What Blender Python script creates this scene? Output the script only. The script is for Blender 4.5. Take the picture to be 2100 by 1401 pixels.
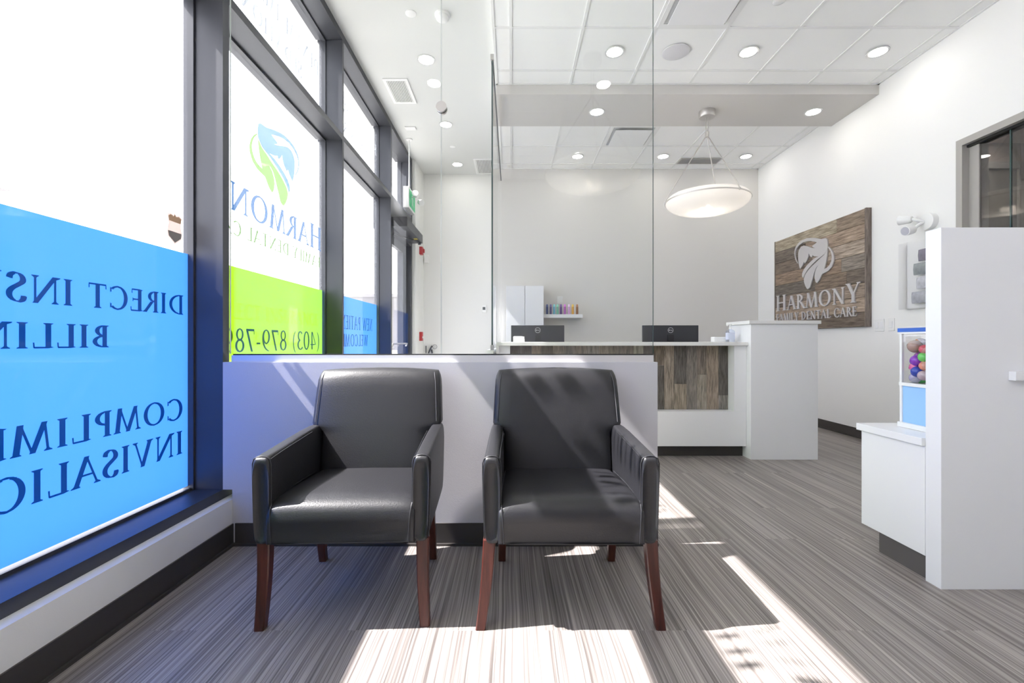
import bpy, bmesh, math, random
from mathutils import Vector, Matrix
random.seed(7)
for o in list(bpy.data.objects): bpy.data.objects.remove(o, do_unlink=True)
sc = bpy.context.scene
COL = sc.collection
PI = math.pi
F = 935.0; CZ = 1.05           # focal length in pixels of the 2100 px frame, eye height

# ---------------------------------------------------------------- camera
cam = bpy.data.cameras.new('camera'); cam_o = bpy.data.objects.new('camera', cam); COL.objects.link(cam_o)
cam.sensor_width = 36; cam.lens = F/2100*36; cam.clip_start = 0.02; cam.clip_end = 500
cam_o.location = (0, 0, CZ); cam_o.rotation_euler = (PI/2, 0, 0)
sc.camera = cam_o

# ---------------------------------------------------------------- world, sun, exposure
sc.view_settings.view_transform = 'Standard'; sc.view_settings.look = 'None'
sc.view_settings.exposure = 0.5; sc.view_settings.gamma = 1.0; sc.view_settings.use_curve_mapping = False
world = bpy.data.worlds.new('world'); sc.world = world; world.use_nodes = True
nt = world.node_tree; nt.nodes.clear()
wo = nt.nodes.new('ShaderNodeOutputWorld'); bg = nt.nodes.new('ShaderNodeBackground')
tc = nt.nodes.new('ShaderNodeTexCoord'); nz = nt.nodes.new('ShaderNodeTexNoise'); cr = nt.nodes.new('ShaderNodeValToRGB')
nz.inputs['Scale'].default_value = 3.0; nz.inputs['Detail'].default_value = 5
cr.color_ramp.elements[0].position = .35; cr.color_ramp.elements[0].color = (.84, .88, 1, 1)
cr.color_ramp.elements[1].position = .6; cr.color_ramp.elements[1].color = (1, .985, 1, 1)
nt.links.new(tc.outputs['Generated'], nz.inputs['Vector']); nt.links.new(nz.outputs['Fac'], cr.inputs['Fac'])
nt.links.new(cr.outputs['Color'], bg.inputs['Color']); bg.inputs['Strength'].default_value = 3.4
nt.links.new(bg.outputs[0], wo.inputs[0])
SUN = 15.0
sun = bpy.data.lights.new('sun', 'SUN'); sun.energy = SUN; sun.angle = math.radians(.55); sun.color = (1, .965, .94)
sun_o = bpy.data.objects.new('sun', sun); COL.objects.link(sun_o)
sun_o.rotation_euler = Vector((1, .11, -1.31)).to_track_quat('-Z', 'Y').to_euler(); sun_o.location = (-6, -1, 8)
DOWNLIGHT = 33.0

# ---------------------------------------------------------------- materials
def newmat(name):
    m = bpy.data.materials.new(name); m.use_nodes = True
    n = m.node_tree; n.nodes.clear(); out = n.nodes.new('ShaderNodeOutputMaterial')
    return m, n, out
def pbr(name, col, rough=.5, metal=0, spec=.5, noise=0, nscale=40, bump=0, bscale=200, coat=0, emit=None, estr=0):
    m, n, out = newmat(name)
    b = n.nodes.new('ShaderNodeBsdfPrincipled'); n.links.new(b.outputs[0], out.inputs[0])
    b.inputs['Base Color'].default_value = (*col, 1); b.inputs['Roughness'].default_value = rough
    b.inputs['Metallic'].default_value = metal; b.inputs['Specular IOR Level'].default_value = spec
    b.inputs['Coat Weight'].default_value = coat
    t = n.nodes.new('ShaderNodeTexCoord')
    if emit: b.inputs['Emission Color'].default_value = (*emit, 1); b.inputs['Emission Strength'].default_value = estr
    a = n.nodes.new('ShaderNodeTexNoise'); a.inputs['Scale'].default_value = nscale; a.inputs['Detail'].default_value = 4
    n.links.new(t.outputs['Object'], a.inputs['Vector'])
    r = n.nodes.new('ShaderNodeMapRange'); r.inputs['To Min'].default_value = 1-noise; r.inputs['To Max'].default_value = 1+noise
    n.links.new(a.outputs['Fac'], r.inputs['Value'])
    mx = n.nodes.new('ShaderNodeVectorMath'); mx.operation = 'SCALE'; mx.inputs[0].default_value = col
    n.links.new(r.outputs[0], mx.inputs['Scale']); n.links.new(mx.outputs[0], b.inputs['Base Color'])
    if bump:
        c = n.nodes.new('ShaderNodeTexNoise'); c.inputs['Scale'].default_value = bscale; c.inputs['Detail'].default_value = 3
        n.links.new(t.outputs['Object'], c.inputs['Vector'])
        bp = n.nodes.new('ShaderNodeBump'); bp.inputs['Strength'].default_value = bump; bp.inputs['Distance'].default_value = .002
        n.links.new(c.outputs['Fac'], bp.inputs['Height']); n.links.new(bp.outputs[0], b.inputs['Normal'])
    return m
def emissive(name, col, s):
    m, n, out = newmat(name); e = n.nodes.new('ShaderNodeEmission')
    e.inputs[0].default_value = (*col, 1); e.inputs[1].default_value = s; n.links.new(e.outputs[0], out.inputs[0]); return m
def fres(n, gain=1.0, f0=.04):
    """Schlick reflectance that is the same from either side of a thin sheet"""
    g = n.nodes.new('ShaderNodeNewGeometry'); d = n.nodes.new('ShaderNodeVectorMath'); d.operation = 'DOT_PRODUCT'
    n.links.new(g.outputs['Incoming'], d.inputs[0]); n.links.new(g.outputs['Normal'], d.inputs[1])
    def mt(op, a, b=None):
        k = n.nodes.new('ShaderNodeMath'); k.operation = op
        if isinstance(a, (int, float)): k.inputs[0].default_value = a
        else: n.links.new(a, k.inputs[0])
        if b is not None:
            if isinstance(b, (int, float)): k.inputs[1].default_value = b
            else: n.links.new(b, k.inputs[1])
        return k.outputs[0]
    c = mt('SUBTRACT', 1, mt('ABSOLUTE', d.outputs['Value'])); p = mt('MULTIPLY', mt('POWER', c, 5), 1-f0)
    k = mt('MULTIPLY', mt('ADD', p, f0), gain); return mt('MINIMUM', k, .95)
def glassmat(name, tint, ior=1.45, gain=1.0, rough=0.0):
    m, n, out = newmat(name)
    t = n.nodes.new('ShaderNodeBsdfTransparent'); t.inputs[0].default_value = (*tint, 1)
    g = n.nodes.new('ShaderNodeBsdfGlossy'); g.inputs['Roughness'].default_value = rough; g.inputs[0].default_value = (1, 1, 1, 1)
    mx = n.nodes.new('ShaderNodeMixShader'); n.links.new(fres(n, gain*.9), mx.inputs[0])
    n.links.new(t.outputs[0], mx.inputs[1]); n.links.new(g.outputs[0], mx.inputs[2]); n.links.new(mx.outputs[0], out.inputs[0])
    return m
def filmmat(name, col, back=None, gloss=1.0):
    """vinyl on glass: light from outside scatters through it (col), room light bounces off it (back)"""
    m, n, out = newmat(name)
    tl = n.nodes.new('ShaderNodeBsdfTranslucent'); tl.inputs[0].default_value = (*col, 1)
    df = n.nodes.new('ShaderNodeBsdfDiffuse'); df.inputs[0].default_value = (*(back or col), 1)
    a = n.nodes.new('ShaderNodeAddShader'); n.links.new(tl.outputs[0], a.inputs[0]); n.links.new(df.outputs[0], a.inputs[1])
    gl = n.nodes.new('ShaderNodeBsdfGlossy'); gl.inputs['Roughness'].default_value = .03
    c = n.nodes.new('ShaderNodeMixShader'); n.links.new(fres(n, gloss), c.inputs[0])
    n.links.new(a.outputs[0], c.inputs[1]); n.links.new(gl.outputs[0], c.inputs[2]); n.links.new(c.outputs[0], out.inputs[0])
    return m
M = {}
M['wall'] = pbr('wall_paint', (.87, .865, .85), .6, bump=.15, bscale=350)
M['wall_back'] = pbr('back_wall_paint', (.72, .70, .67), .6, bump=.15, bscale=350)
M['entry'] = pbr('entry_wall_paint', (.80, .80, .77), .6, bump=.15, bscale=350)
M['knee'] = pbr('divider_paint', (.57, .565, .60), .45, bump=.35, bscale=260)
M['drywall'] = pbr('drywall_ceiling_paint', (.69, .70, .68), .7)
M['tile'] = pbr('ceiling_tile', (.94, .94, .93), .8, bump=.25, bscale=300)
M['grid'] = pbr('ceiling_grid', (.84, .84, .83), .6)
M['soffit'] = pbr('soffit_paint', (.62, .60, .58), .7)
M['white'] = pbr('white_laminate', (.85, .85, .86), .35, bump=.05)
M['white_plastic'] = pbr('white_plastic', (.85, .85, .84), .35)
M['offwhite'] = pbr('quartz_top', (.80, .79, .775), .25, noise=.03, nscale=80)
M['base'] = pbr('dark_vinyl_base', (.05, .045, .043), .4)
M['frame'] = pbr('dark_anodised_aluminium', (.068, .071, .084), .42, metal=.35, bump=.1, bscale=60)
M['steel'] = pbr('brushed_steel', (.72, .70, .70), .45, metal=.6)
M['satin'] = pbr('satin_nickel', (.55, .53, .51), .35, metal=.8)
M['chrome'] = pbr('chrome', (.8, .8, .8), .12, metal=1)
M['black'] = pbr('black_plastic', (.012, .012, .014), .35)
M['seal'] = pbr('black_gasket', (.01, .01, .01), .5)
M['monitor'] = pbr('monitor_shell', (.03, .031, .037), .32)
M['leather'] = pbr('black_leather', (.013, .013, .016), .43, spec=.6, noise=.12, nscale=6, bump=.28, bscale=170)
M['seam'] = pbr('leather_piping', (.022, .022, .026), .5)
M['stitch'] = pbr('grey_stitching', (.09, .09, .10), .7)
M['glass'] = glassmat('window_glass', (.985, .985, .99))
M['partition'] = glassmat('partition_glass', (.972, .981, .976))
M['edge'] = pbr('green_glass_edge', (.05, .09, .085), .1)
M['edge_lit'] = pbr('lit_glass_edge', (.62, .68, .66), .2)  # the same glass edge, paled in its colour for light caught at the joint
M['smoke'] = glassmat('sidelight_glass', (.88, .875, .87), gain=1.6)
M['film_blue'] = filmmat('blue_vinyl', (.013, .064, .30), (.05, .15, .35))
M['film_green'] = filmmat('green_vinyl', (.078, .160, .0012), (.15, .28, .02))
M['letter_blue'] = filmmat('dark_blue_vinyl', (.003, .050, .115), (.01, .08, .16))
M['letter_green'] = filmmat('dark_green_vinyl', (.026, .062, .006), (.03, .07, .01))
M['logo_blue'] = filmmat('logo_blue_vinyl', (.040, .074, .125), (.1, .2, .35))
M['logo_green'] = filmmat('logo_green_vinyl', (.05, .095, .022), (.2, .35, .1))
M['frost'] = filmmat('frosted_letter_vinyl', (.075, .085, .10), (.4, .4, .4))
M['name_blue'] = filmmat('name_blue_vinyl', (.012, .034, .078), (.08, .15, .3))
M['tag_green'] = filmmat('tagline_green_vinyl', (.022, .045, .008), (.15, .3, .08))
M['lamp'] = emissive('downlight_lens', (1, .97, .92), DOWNLIGHT)
M['bulb'] = emissive('pendant_bulb', (1, .92, .82), 30)
M['red'] = pbr('red_plastic', (.45, .02, .025), .35)
M['pavement'] = pbr('concrete_pavement', (.45, .44, .42), .9, noise=.1)
M['siding'] = pbr('grey_siding', (.20, .19, .20), .8)
M['roof'] = pbr('grey_shingles', (.25, .24, .25), .9)
M['sign_grey'] = pbr('brushed_sign_letters', (.60, .58, .58), .4, metal=.3)
M['taupe'] = pbr('taupe_frame', (.42, .40, .375), .45)
M['corridor'] = pbr('corridor_paint', (.50, .43, .39), .7)
M['door_taupe'] = pbr('corridor_door', (.30, .28, .26), .5)
M['green_sign'] = pbr('green_sign_face', (.02, .30, .12), .4, emit=(.02, .35, .14), estr=.35)
M['vent_dark'] = pbr('vent_shadow_grey', (.66, .66, .66), .7)
M['louvre_gap'] = pbr('louvre_gap_grey', (.22, .22, .22), .7)
M['ring'] = pbr('lamp_ring_white', (.62, .62, .61), .5)
M['speaker'] = pbr('speaker_mesh', (.72, .71, .73), .8)
M['sky_blue'] = pbr('light_blue_panel', (.33, .58, .92), .4)
M['royal'] = pbr('royal_blue_lid', (.03, .13, .55), .35)

# leg wood
def grain(name, c0, c1, scale, axis_scale, rough=.35, rnd=False, bump=.2):
    m, n, out = newmat(name)
    b = n.nodes.new('ShaderNodeBsdfPrincipled'); n.links.new(b.outputs[0], out.inputs[0]); b.inputs['Roughness'].default_value = rough
    t = n.nodes.new('ShaderNodeTexCoord'); mp = n.nodes.new('ShaderNodeMapping'); mp.inputs['Scale'].default_value = axis_scale
    n.links.new(t.outputs['Object'], mp.inputs['Vector'])
    a = n.nodes.new('ShaderNodeTexNoise'); a.inputs['Scale'].default_value = scale; a.inputs['Detail'].default_value = 8; a.inputs['Roughness'].default_value = .65
    a.inputs['Distortion'].default_value = .25
    r = n.nodes.new('ShaderNodeValToRGB'); r.color_ramp.elements[0].position = .3; r.color_ramp.elements[1].position = .72
    r.color_ramp.elements[0].color = (*c0, 1); r.color_ramp.elements[1].color = (*c1, 1)
    n.links.new(a.outputs['Fac'], r.inputs['Fac'])
    src = r.outputs['Color']
    if rnd:      # each board has its own tone, kept as a colour attribute of the mesh
        at = n.nodes.new('ShaderNodeAttribute'); at.attribute_name = 'board'
        sh = n.nodes.new('ShaderNodeVectorMath'); sh.operation = 'MULTIPLY_ADD'; sh.inputs[1].default_value = (13, 17, 11)
        n.links.new(at.outputs['Color'], sh.inputs[0]); n.links.new(mp.outputs[0], sh.inputs[2]); n.links.new(sh.outputs[0], a.inputs['Vector'])
        mu = n.nodes.new('ShaderNodeMix'); mu.data_type = 'RGBA'; mu.blend_type = 'MULTIPLY'; mu.inputs['Factor'].default_value = 1
        n.links.new(src, mu.inputs['A']); n.links.new(at.outputs['Color'], mu.inputs['B']); src = mu.outputs['Result']
        bl = n.nodes.new('ShaderNodeTexNoise'); bl.inputs['Scale'].default_value = 5; bl.inputs['Detail'].default_value = 5
        n.links.new(sh.outputs[0], bl.inputs['Vector'])
    else:
        n.links.new(mp.outputs[0], a.inputs['Vector'])
    n.links.new(src, b.inputs['Base Color'])
    bp = n.nodes.new('ShaderNodeBump'); bp.inputs['Strength'].default_value = bump; bp.inputs['Distance'].default_value = .003
    n.links.new(a.outputs['Fac'], bp.inputs['Height']); n.links.new(bp.outputs[0], b.inputs['Normal'])
    return m
M['mahogany'] = grain('mahogany_stain', (.035, .008, .006), (.11, .026, .017), 6, (6, 6, .6), .3, bump=.02)
M['barn_v'] = grain('reclaimed_boards_upright', (.11, .10, .09), (.50, .46, .42), 9, (9, 9, .9), .85, True)
M['barn_h'] = grain('reclaimed_boards_level', (.13, .105, .085), (.62, .53, .45), 8, (9, .7, 9), .85, True)

def floor_material():
    m, n, out = newmat('striped_vinyl_plank')
    b = n.nodes.new('ShaderNodeBsdfPrincipled'); n.links.new(b.outputs[0], out.inputs[0])
    t = n.nodes.new('ShaderNodeTexCoord')
    rot = n.nodes.new('ShaderNodeMapping'); rot.inputs['Rotation'].default_value = (0, 0, PI/2)
    n.links.new(t.outputs['Object'], rot.inputs['Vector'])
    br = n.nodes.new('ShaderNodeTexBrick'); br.inputs['Scale'].default_value = 1.0
    br.inputs['Brick Width'].default_value = 1.22; br.inputs['Row Height'].default_value = .178
    br.inputs['Mortar Size'].default_value = .0006; br.inputs['Mortar Smooth'].default_value = 0
    br.inputs['Color1'].default_value = (0, 0, 0, 1); br.inputs['Color2'].default_value = (1, 1, 1, 1); br.inputs['Mortar'].default_value = (.5, .5, .5, 1)
    br.offset = .37
    n.links.new(rot.outputs[0], br.inputs['Vector'])
    sp = n.nodes.new('ShaderNodeVectorMath'); sp.operation = 'MULTIPLY_ADD'; sp.inputs[1].default_value = (9, 3, 7)
    n.links.new(br.outputs['Color'], sp.inputs[0])
    wr = n.nodes.new('ShaderNodeTexNoise'); wr.inputs['Scale'].default_value = 1.3; wr.inputs['Detail'].default_value = 2
    n.links.new(t.outputs['Object'], wr.inputs['Vector'])
    ws = n.nodes.new('ShaderNodeVectorMath'); ws.operation = 'MULTIPLY_ADD'; ws.inputs[1].default_value = (.03, 0, 0)
    n.links.new(wr.outputs['Color'], ws.inputs[0]); n.links.new(t.outputs['Object'], ws.inputs[2])
    def stripes(sx, sy, det):
        mp = n.nodes.new('ShaderNodeMapping'); mp.inputs['Scale'].default_value = (sx, sy, 1)
        n.links.new(ws.outputs[0], mp.inputs['Vector'])
        q = n.nodes.new('ShaderNodeVectorMath'); q.operation = 'ADD'
        n.links.new(sp.outputs[0], q.inputs[0]); n.links.new(mp.outputs[0], q.inputs[1])
        a = n.nodes.new('ShaderNodeTexNoise'); a.inputs['Scale'].default_value = 1; a.inputs['Detail'].default_value = det; a.inputs['Roughness'].default_value = .6
        n.links.new(q.outputs[0], a.inputs['Vector']); return a
    s1 = stripes(165, .8, 3); s2 = stripes(22, .5, 3)
    r1 = n.nodes.new('ShaderNodeValToRGB'); r1.color_ramp.elements[0].position = .36; r1.color_ramp.elements[1].position = .66
    r1.color_ramp.elements[0].color = (.14, .122, .114, 1); r1.color_ramp.elements[1].color = (.43, .39, .365, 1)
    n.links.new(s1.outputs['Fac'], r1.inputs['Fac'])
    r2 = n.nodes.new('ShaderNodeMapRange'); r2.inputs['From Min'].default_value = .3; r2.inputs['From Max'].default_value = .7
    r2.inputs['To Min'].default_value = .72; r2.inputs['To Max'].default_value = 1.22
    n.links.new(s2.outputs['Fac'], r2.inputs['Value'])
    mu = n.nodes.new('ShaderNodeVectorMath'); mu.operation = 'SCALE'
    n.links.new(r1.outputs[0], mu.inputs[0]); n.links.new(r2.outputs[0], mu.inputs['Scale'])
    n.links.new(mu.outputs[0], b.inputs['Base Color'])
    b.inputs['Roughness'].default_value = .38; b.inputs['Specular IOR Level'].default_value = .45
    bp = n.nodes.new('ShaderNodeBump'); bp.inputs['Strength'].default_value = .12; bp.inputs['Distance'].default_value = .001
    n.links.new(s1.outputs['Fac'], bp.inputs['Height']); n.links.new(bp.outputs[0], b.inputs['Normal'])
    return m
M['floor'] = floor_material()

def opal():
    m, n, out = newmat('opal_glass')
    tl = n.nodes.new('ShaderNodeBsdfTranslucent'); tl.inputs[0].default_value = (.95, .93, .90, 1)
    tp = n.nodes.new('ShaderNodeBsdfTransparent'); tp.inputs[0].default_value = (1, .96, .9, 1)
    df = n.nodes.new('ShaderNodeBsdfPrincipled'); df.inputs['Base Color'].default_value = (.93, .92, .91, 1); df.inputs['Roughness'].default_value = .12
    a = n.nodes.new('ShaderNodeMixShader'); a.inputs[0].default_value = .45
    b = n.nodes.new('ShaderNodeMixShader'); b.inputs[0].default_value = .06
    n.links.new(tl.outputs[0], a.inputs[1]); n.links.new(df.outputs[0], a.inputs[2])
    n.links.new(a.outputs[0], b.inputs[1]); n.links.new(tp.outputs[0], b.inputs[2]); n.links.new(b.outputs[0], out.inputs[0])
    return m
M['opal'] = opal()

# ---------------------------------------------------------------- mesh helpers
frame = {}
def link(o, parent=None):
    COL.objects.link(o)
    if parent is not None: o.parent = parent; frame[o.name] = frame[parent.name]
def tag(o, label=None, cat=None, group=None, kind=None):
    if label: o['label'] = label
    if cat: o['category'] = cat
    if group: o['group'] = group
    if kind: o['kind'] = kind
    return o
def thing(name, loc, label, cat, group=None, kind=None):
    o = bpy.data.objects.new(name, None); o.empty_display_size = .05; COL.objects.link(o)
    o.location = loc; frame[o.name] = Vector(loc)
    return tag(o, label, cat, group, kind)
def obj(name, bm, mat, parent=None, local=False, smooth=None, bevel=0, seg=2):
    if bevel: bmesh.ops.bevel(bm, geom=list(bm.edges), offset=bevel, segments=seg, profile=.5, affect='EDGES', clamp_overlap=True)
    bmesh.ops.recalc_face_normals(bm, faces=bm.faces)
    me = bpy.data.meshes.new(name); bm.to_mesh(me); bm.free()
    mats = mat if isinstance(mat, (list, tuple)) else [mat]
    for x in mats: me.materials.append(x)
    o = bpy.data.objects.new(name, me)
    if parent is None:
        if not local:
            vs = [v.co for v in me.vertices]
            c = Vector(((min(v.x for v in vs)+max(v.x for v in vs))/2, (min(v.y for v in vs)+max(v.y for v in vs))/2, min(v.z for v in vs)))
            me.transform(Matrix.Translation(-c)); o.location = c; frame_c = c
        else: frame_c = Vector((0, 0, 0))
        COL.objects.link(o); frame[o.name] = frame_c
    else:
        link(o, parent)
        if not local: me.transform(Matrix.Translation(-frame[parent.name]))
    if smooth is not None:
        for p in me.polygons: p.use_smooth = True
        me.set_sharp_from_angle(angle=math.radians(smooth))
    return o
def B(*boxes):
    bm = bmesh.new()
    for b in boxes: box(bm, *b)
    return bm
def box(bm, x0, x1, y0, y1, z0, z1, mi=0):
    v = [bm.verts.new((x, y, z)) for x in (x0, x1) for y in (y0, y1) for z in (z0, z1)]
    fs = []
    for f in ((0, 1, 3, 2), (4, 6, 7, 5), (0, 4, 5, 1), (2, 3, 7, 6), (0, 2, 6, 4), (1, 5, 7, 3)):
        q = bm.faces.new([v[i] for i in f]); q.material_index = mi; fs.append(q)
    return fs
def loft(bm, rings, cap=True):
    vs = [[bm.verts.new(p) for p in r] for r in rings]
    n = len(vs[0])
    for a, b in zip(vs, vs[1:]):
        for i in range(n): bm.faces.new((a[i], a[(i+1) % n], b[(i+1) % n], b[i]))
    if cap: bm.faces.new(vs[0][::-1]); bm.faces.new(vs[-1])
def sup(hw, hh, n=4, k=32):
    out = []
    for i in range(k):
        a = 2*PI*i/k; c, s = math.cos(a), math.sin(a)
        out.append((hw*math.copysign(abs(c)**(2/n), c), hh*math.copysign(abs(s)**(2/n), s)))
    return out
def lathe(bm, prof, cx, cy, cz, seg=40, sx=1, sy=1, cap=True):
    rings = [[(cx+sx*r*math.cos(2*PI*i/seg), cy+sy*r*math.sin(2*PI*i/seg), cz+z) for i in range(seg)] for r, z in prof]
    loft(bm, rings, cap)
def tube(bm, pts, r, k=8, closed=False):
    pts = [Vector(p) for p in pts]; rings = []; up = None
    for i, p in enumerate(pts):
        d = (pts[min(i+1, len(pts)-1)]-pts[max(i-1, 0)]).normalized()
        if up is None: up = Vector((0, 0, 1)) if abs(d.z) < .9 else Vector((1, 0, 0))
        s = d.cross(up).normalized(); up = s.cross(d).normalized()
        rr = r[i] if isinstance(r, (list, tuple)) else r
        rings.append([p+rr*(math.cos(2*PI*j/k)*s+math.sin(2*PI*j/k)*up) for j in range(k)])
    loft(bm, rings, True)
def disc_y(bm, cx, y0, y1, cz, r, seg=28):
    loft(bm, [[(cx+r*math.cos(2*PI*i/seg), y, cz+r*math.sin(2*PI*i/seg)) for i in range(seg)] for y in (y0, y1)])
def disc_x(bm, x0, x1, cy, cz, r, seg=28):
    loft(bm, [[(x, cy+r*math.cos(2*PI*i/seg), cz+r*math.sin(2*PI*i/seg)) for i in range(seg)] for x in (x0, x1)])

# ---------------------------------------------------------------- serif capitals drawn as outlines
T, t_ = .16, .07
def gV(x, w=T): return [[(x-w/2, 0), (x+w/2, 0), (x+w/2, 1), (x-w/2, 1)]]
def gD(x0, y0, x1, y1, w): return [[(x0-w/2, y0), (x0+w/2, y0), (x1+w/2, y1), (x1-w/2, y1)]]
def gH(x0, x1, y, h=t_): return [[(x0, y-h/2), (x1, y-h/2), (x1, y+h/2), (x0, y+h/2)]]
def gS(x, y, w):
    if y == 0: return [[(x-w/2, 0), (x+w/2, 0), (x+w/2, .03), (x+w*.22, .075), (x-w*.22, .075), (x-w/2, .03)]]
    return [[(x-w/2, 1), (x+w/2, 1), (x+w/2, .97), (x+w*.22, .925), (x-w*.22, .925), (x-w/2, .97)]]
def gR(cx, cy, rx, ry, a0=0, a1=360, w=T, h=t_, k=40):
    o = []; i_ = []
    for j in range(k+1):
        a = math.radians(a0+(a1-a0)*j/k); c, s = math.cos(a), math.sin(a)
        o.append((cx+rx*c, cy+ry*s)); i_.append((cx+(rx-w)*c, cy+(ry-h)*s))
    return [o+i_[::-1]]
def gP(pts, w0=.05, w1=T, nib=12):
    """pen stroke whose width follows its direction"""
    P = []
    for i in range(len(pts)-1):
        p0 = pts[max(i-1, 0)]; p1 = pts[i]; p2 = pts[i+1]; p3 = pts[min(i+2, len(pts)-1)]
        for j in range(6):
            u = j/6
            P.append(tuple(.5*((2*p1[q])+(-p0[q]+p2[q])*u+(2*p0[q]-5*p1[q]+4*p2[q]-p3[q])*u*u+(-p0[q]+3*p1[q]-3*p2[q]+p3[q])*u**3) for q in (0, 1)))
    P.append(pts[-1]); L, R_ = [], []
    for i, p in enumerate(P):
        a = P[max(i-1, 0)]; b = P[min(i+1, len(P)-1)]; dx, dy = b[0]-a[0], b[1]-a[1]; l = math.hypot(dx, dy) or 1
        w = (w0+(w1-w0)*abs(math.sin(math.atan2(dy, dx)-math.radians(nib))))/2
        L.append((p[0]-dy/l*w, p[1]+dx/l*w)); R_.append((p[0]+dy/l*w, p[1]-dx/l*w))
    return [L+R_[::-1]]
def tick(x, y, h, d=1): return [[(x-.02, y), (x+.02, y), (x+.02+.015*d, y+h), (x-.01, y+h)]]
def glyph(c):
    if c == 'A': return .84, gD(.09, 0, .42, 1, t_)+gD(.74, 0, .41, 1, T)+gH(.22, .60, .36)+gS(.09, 0, .22)+gS(.74, 0, .28)
    if c == 'B': return .62, gV(.16)+gS(.14, 0, .26)+gS(.14, 1, .26)+gR(.2, .75, .3, .25, -90, 90)+gR(.2, .27, .38, .27, -90, 90)
    if c == 'C': return .80, gR(.45, .5, .42, .52, 48, 312)+[[(.69, .74), (.75, .72), (.75, .95), (.70, .90)], [(.69, .26), (.75, .28), (.75, .05), (.70, .10)]]
    if c == 'D': return .86, gV(.16)+gS(.13, 0, .24)+gS(.13, 1, .24)+gR(.2, .5, .60, .5, -90, 90)
    if c == 'E': return .60, gV(.16)+gS(.13, 0, .24)+gS(.13, 1, .24)+gH(.16, .50, .972)+gH(.16, .46, .52)+gH(.16, .54, .028)+tick(.50, .80, .19, 0)+tick(.46, .43, .18, 0)+tick(.54, .01, .2, 1)
    if c == 'F': return .56, gV(.16)+gS(.15, 0, .28)+gS(.13, 1, .24)+gH(.16, .50, .972)+gH(.16, .44, .52)+tick(.50, .80, .19, 0)+tick(.44, .43, .18, 0)
    if c == 'G': return .86, gR(.46, .5, .43, .52, 50, 330)+[[(.69, .74), (.75, .72), (.75, .95), (.70, .90)]]+[[(.68, .08), (.82, .08), (.82, .42), (.68, .42)]]+gH(.60, .88, .42, .05)
    if c == 'H': return .86, gV(.16)+gV(.70)+gH(.16, .70, .52)+gS(.16, 0, .28)+gS(.16, 1, .28)+gS(.70, 0, .28)+gS(.70, 1, .28)
    if c == 'I': return .36, gV(.18)+gS(.18, 0, .28)+gS(.18, 1, .28)
    if c == 'L': return .60, gV(.16)+gS(.13, 0, .24)+gS(.16, 1, .28)+gH(.16, .54, .028)+tick(.54, .01, .22, 1)
    if c == 'M': return 1.02, gD(.13, 0, .22, 1, t_)+gD(.52, 0, .22, 1, T*.95)+gD(.52, 0, .80, 1, t_)+gD(.90, 0, .80, 1, T)+gS(.13, 0, .22)+gS(.90, 0, .26)
    if c == 'N': return .90, gD(.16, 0, .16, 1, t_)+gD(.74, 0, .16, 1, T)+gD(.74, 0, .74, 1, t_)+gS(.16, 0, .22)+gS(.10, 1, .2)+gS(.74, 1, .22)
    if c == 'O': return .94, gR(.47, .5, .44, .52)
    if c == 'P': return .60, gV(.16)+gS(.16, 0, .28)+gS(.13, 1, .24)+gR(.2, .72, .36, .28, -90, 90)
    if c == 'R': return .70, gV(.16)+gS(.16, 0, .28)+gS(.13, 1, .24)+gR(.2, .74, .34, .26, -90, 90)+gD(.68, 0, .34, .5, T*1.05)+gS(.68, 0, .2)
    if c == 'S': return .56, gP([(.46, .78), (.44, .90), (.33, .975), (.20, .95), (.12, .84), (.12, .70), (.24, .58), (.38, .46), (.46, .33), (.45, .17), (.35, .05), (.21, .015), (.11, .08), (.08, .22)], .045, .17)
    if c == 'T': return .72, gV(.36)+gS(.36, 0, .28)+gH(.04, .68, .972)+tick(.05, .80, .19, 0)+tick(.67, .80, .19, 0)
    if c == 'U': return .84, [[(.10, .3), (.24, .3), (.24, 1), (.10, 1)], [(.66, .3), (.72, .3), (.72, 1), (.66, 1)]]+gR(.41, .33, .31, .35, 180, 360, .13, .06)+gS(.17, 1, .28)+gS(.69, 1, .2)
    if c == 'V': return .82, gD(.42, 0, .12, 1, T)+gD(.42, 0, .70, 1, t_)+gS(.12, 1, .28)+gS(.70, 1, .2)
    if c == 'W': return 1.14, gD(.32, 0, .10, 1, T)+gD(.32, 0, .58, 1, t_)+gD(.78, 0, .56, 1, T)+gD(.78, 0, 1.02, 1, t_)+gS(.10, 1, .26)+gS(1.02, 1, .2)
    if c == 'Y': return .78, [[(.31, 0), (.46, 0), (.46, .48), (.31, .48)]]+gD(.38, .42, .11, 1, T)+gD(.40, .42, .68, 1, t_)+gS(.385, 0, .28)+gS(.11, 1, .26)+gS(.68, 1, .2)
    if c == '0': return .64, gR(.32, .5, .29, .52, w=.12)
    if c == '3': return .56, gR(.24, .75, .24, .26, -85, 150, .11)+gR(.22, .27, .29, .28, -150, 88, .12)
    if c == '4': return .64, [[(.38, 0), (.50, 0), (.50, 1), (.40, 1)]]+gD(.05, .26, .41, 1, .07)+gH(.03, .62, .27, .07)
    if c == '7': return .58, gH(.05, .56, .955, .09)+gD(.20, 0, .50, .93, .12)+tick(.06, .78, .19, 0)
    if c == '8': return .60, gR(.30, .75, .22, .26, w=.10)+gR(.30, .27, .27, .28, w=.12)
    if c == '9': return .62, gR(.31, .67, .27, .34, w=.12)+gP([(.52, .72), (.53, .5), (.46, .26), (.32, .09), (.12, 0)], .04, .12)
    if c == '(': return .36, gR(.42, .42, .36, .62, 110, 250, .09, .02)
    if c == ')': return .36, gR(-.06, .42, .36, .62, -70, 70, .09, .02)
    if c == '-': return .34, gH(.05, .30, .36, .08)
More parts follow.
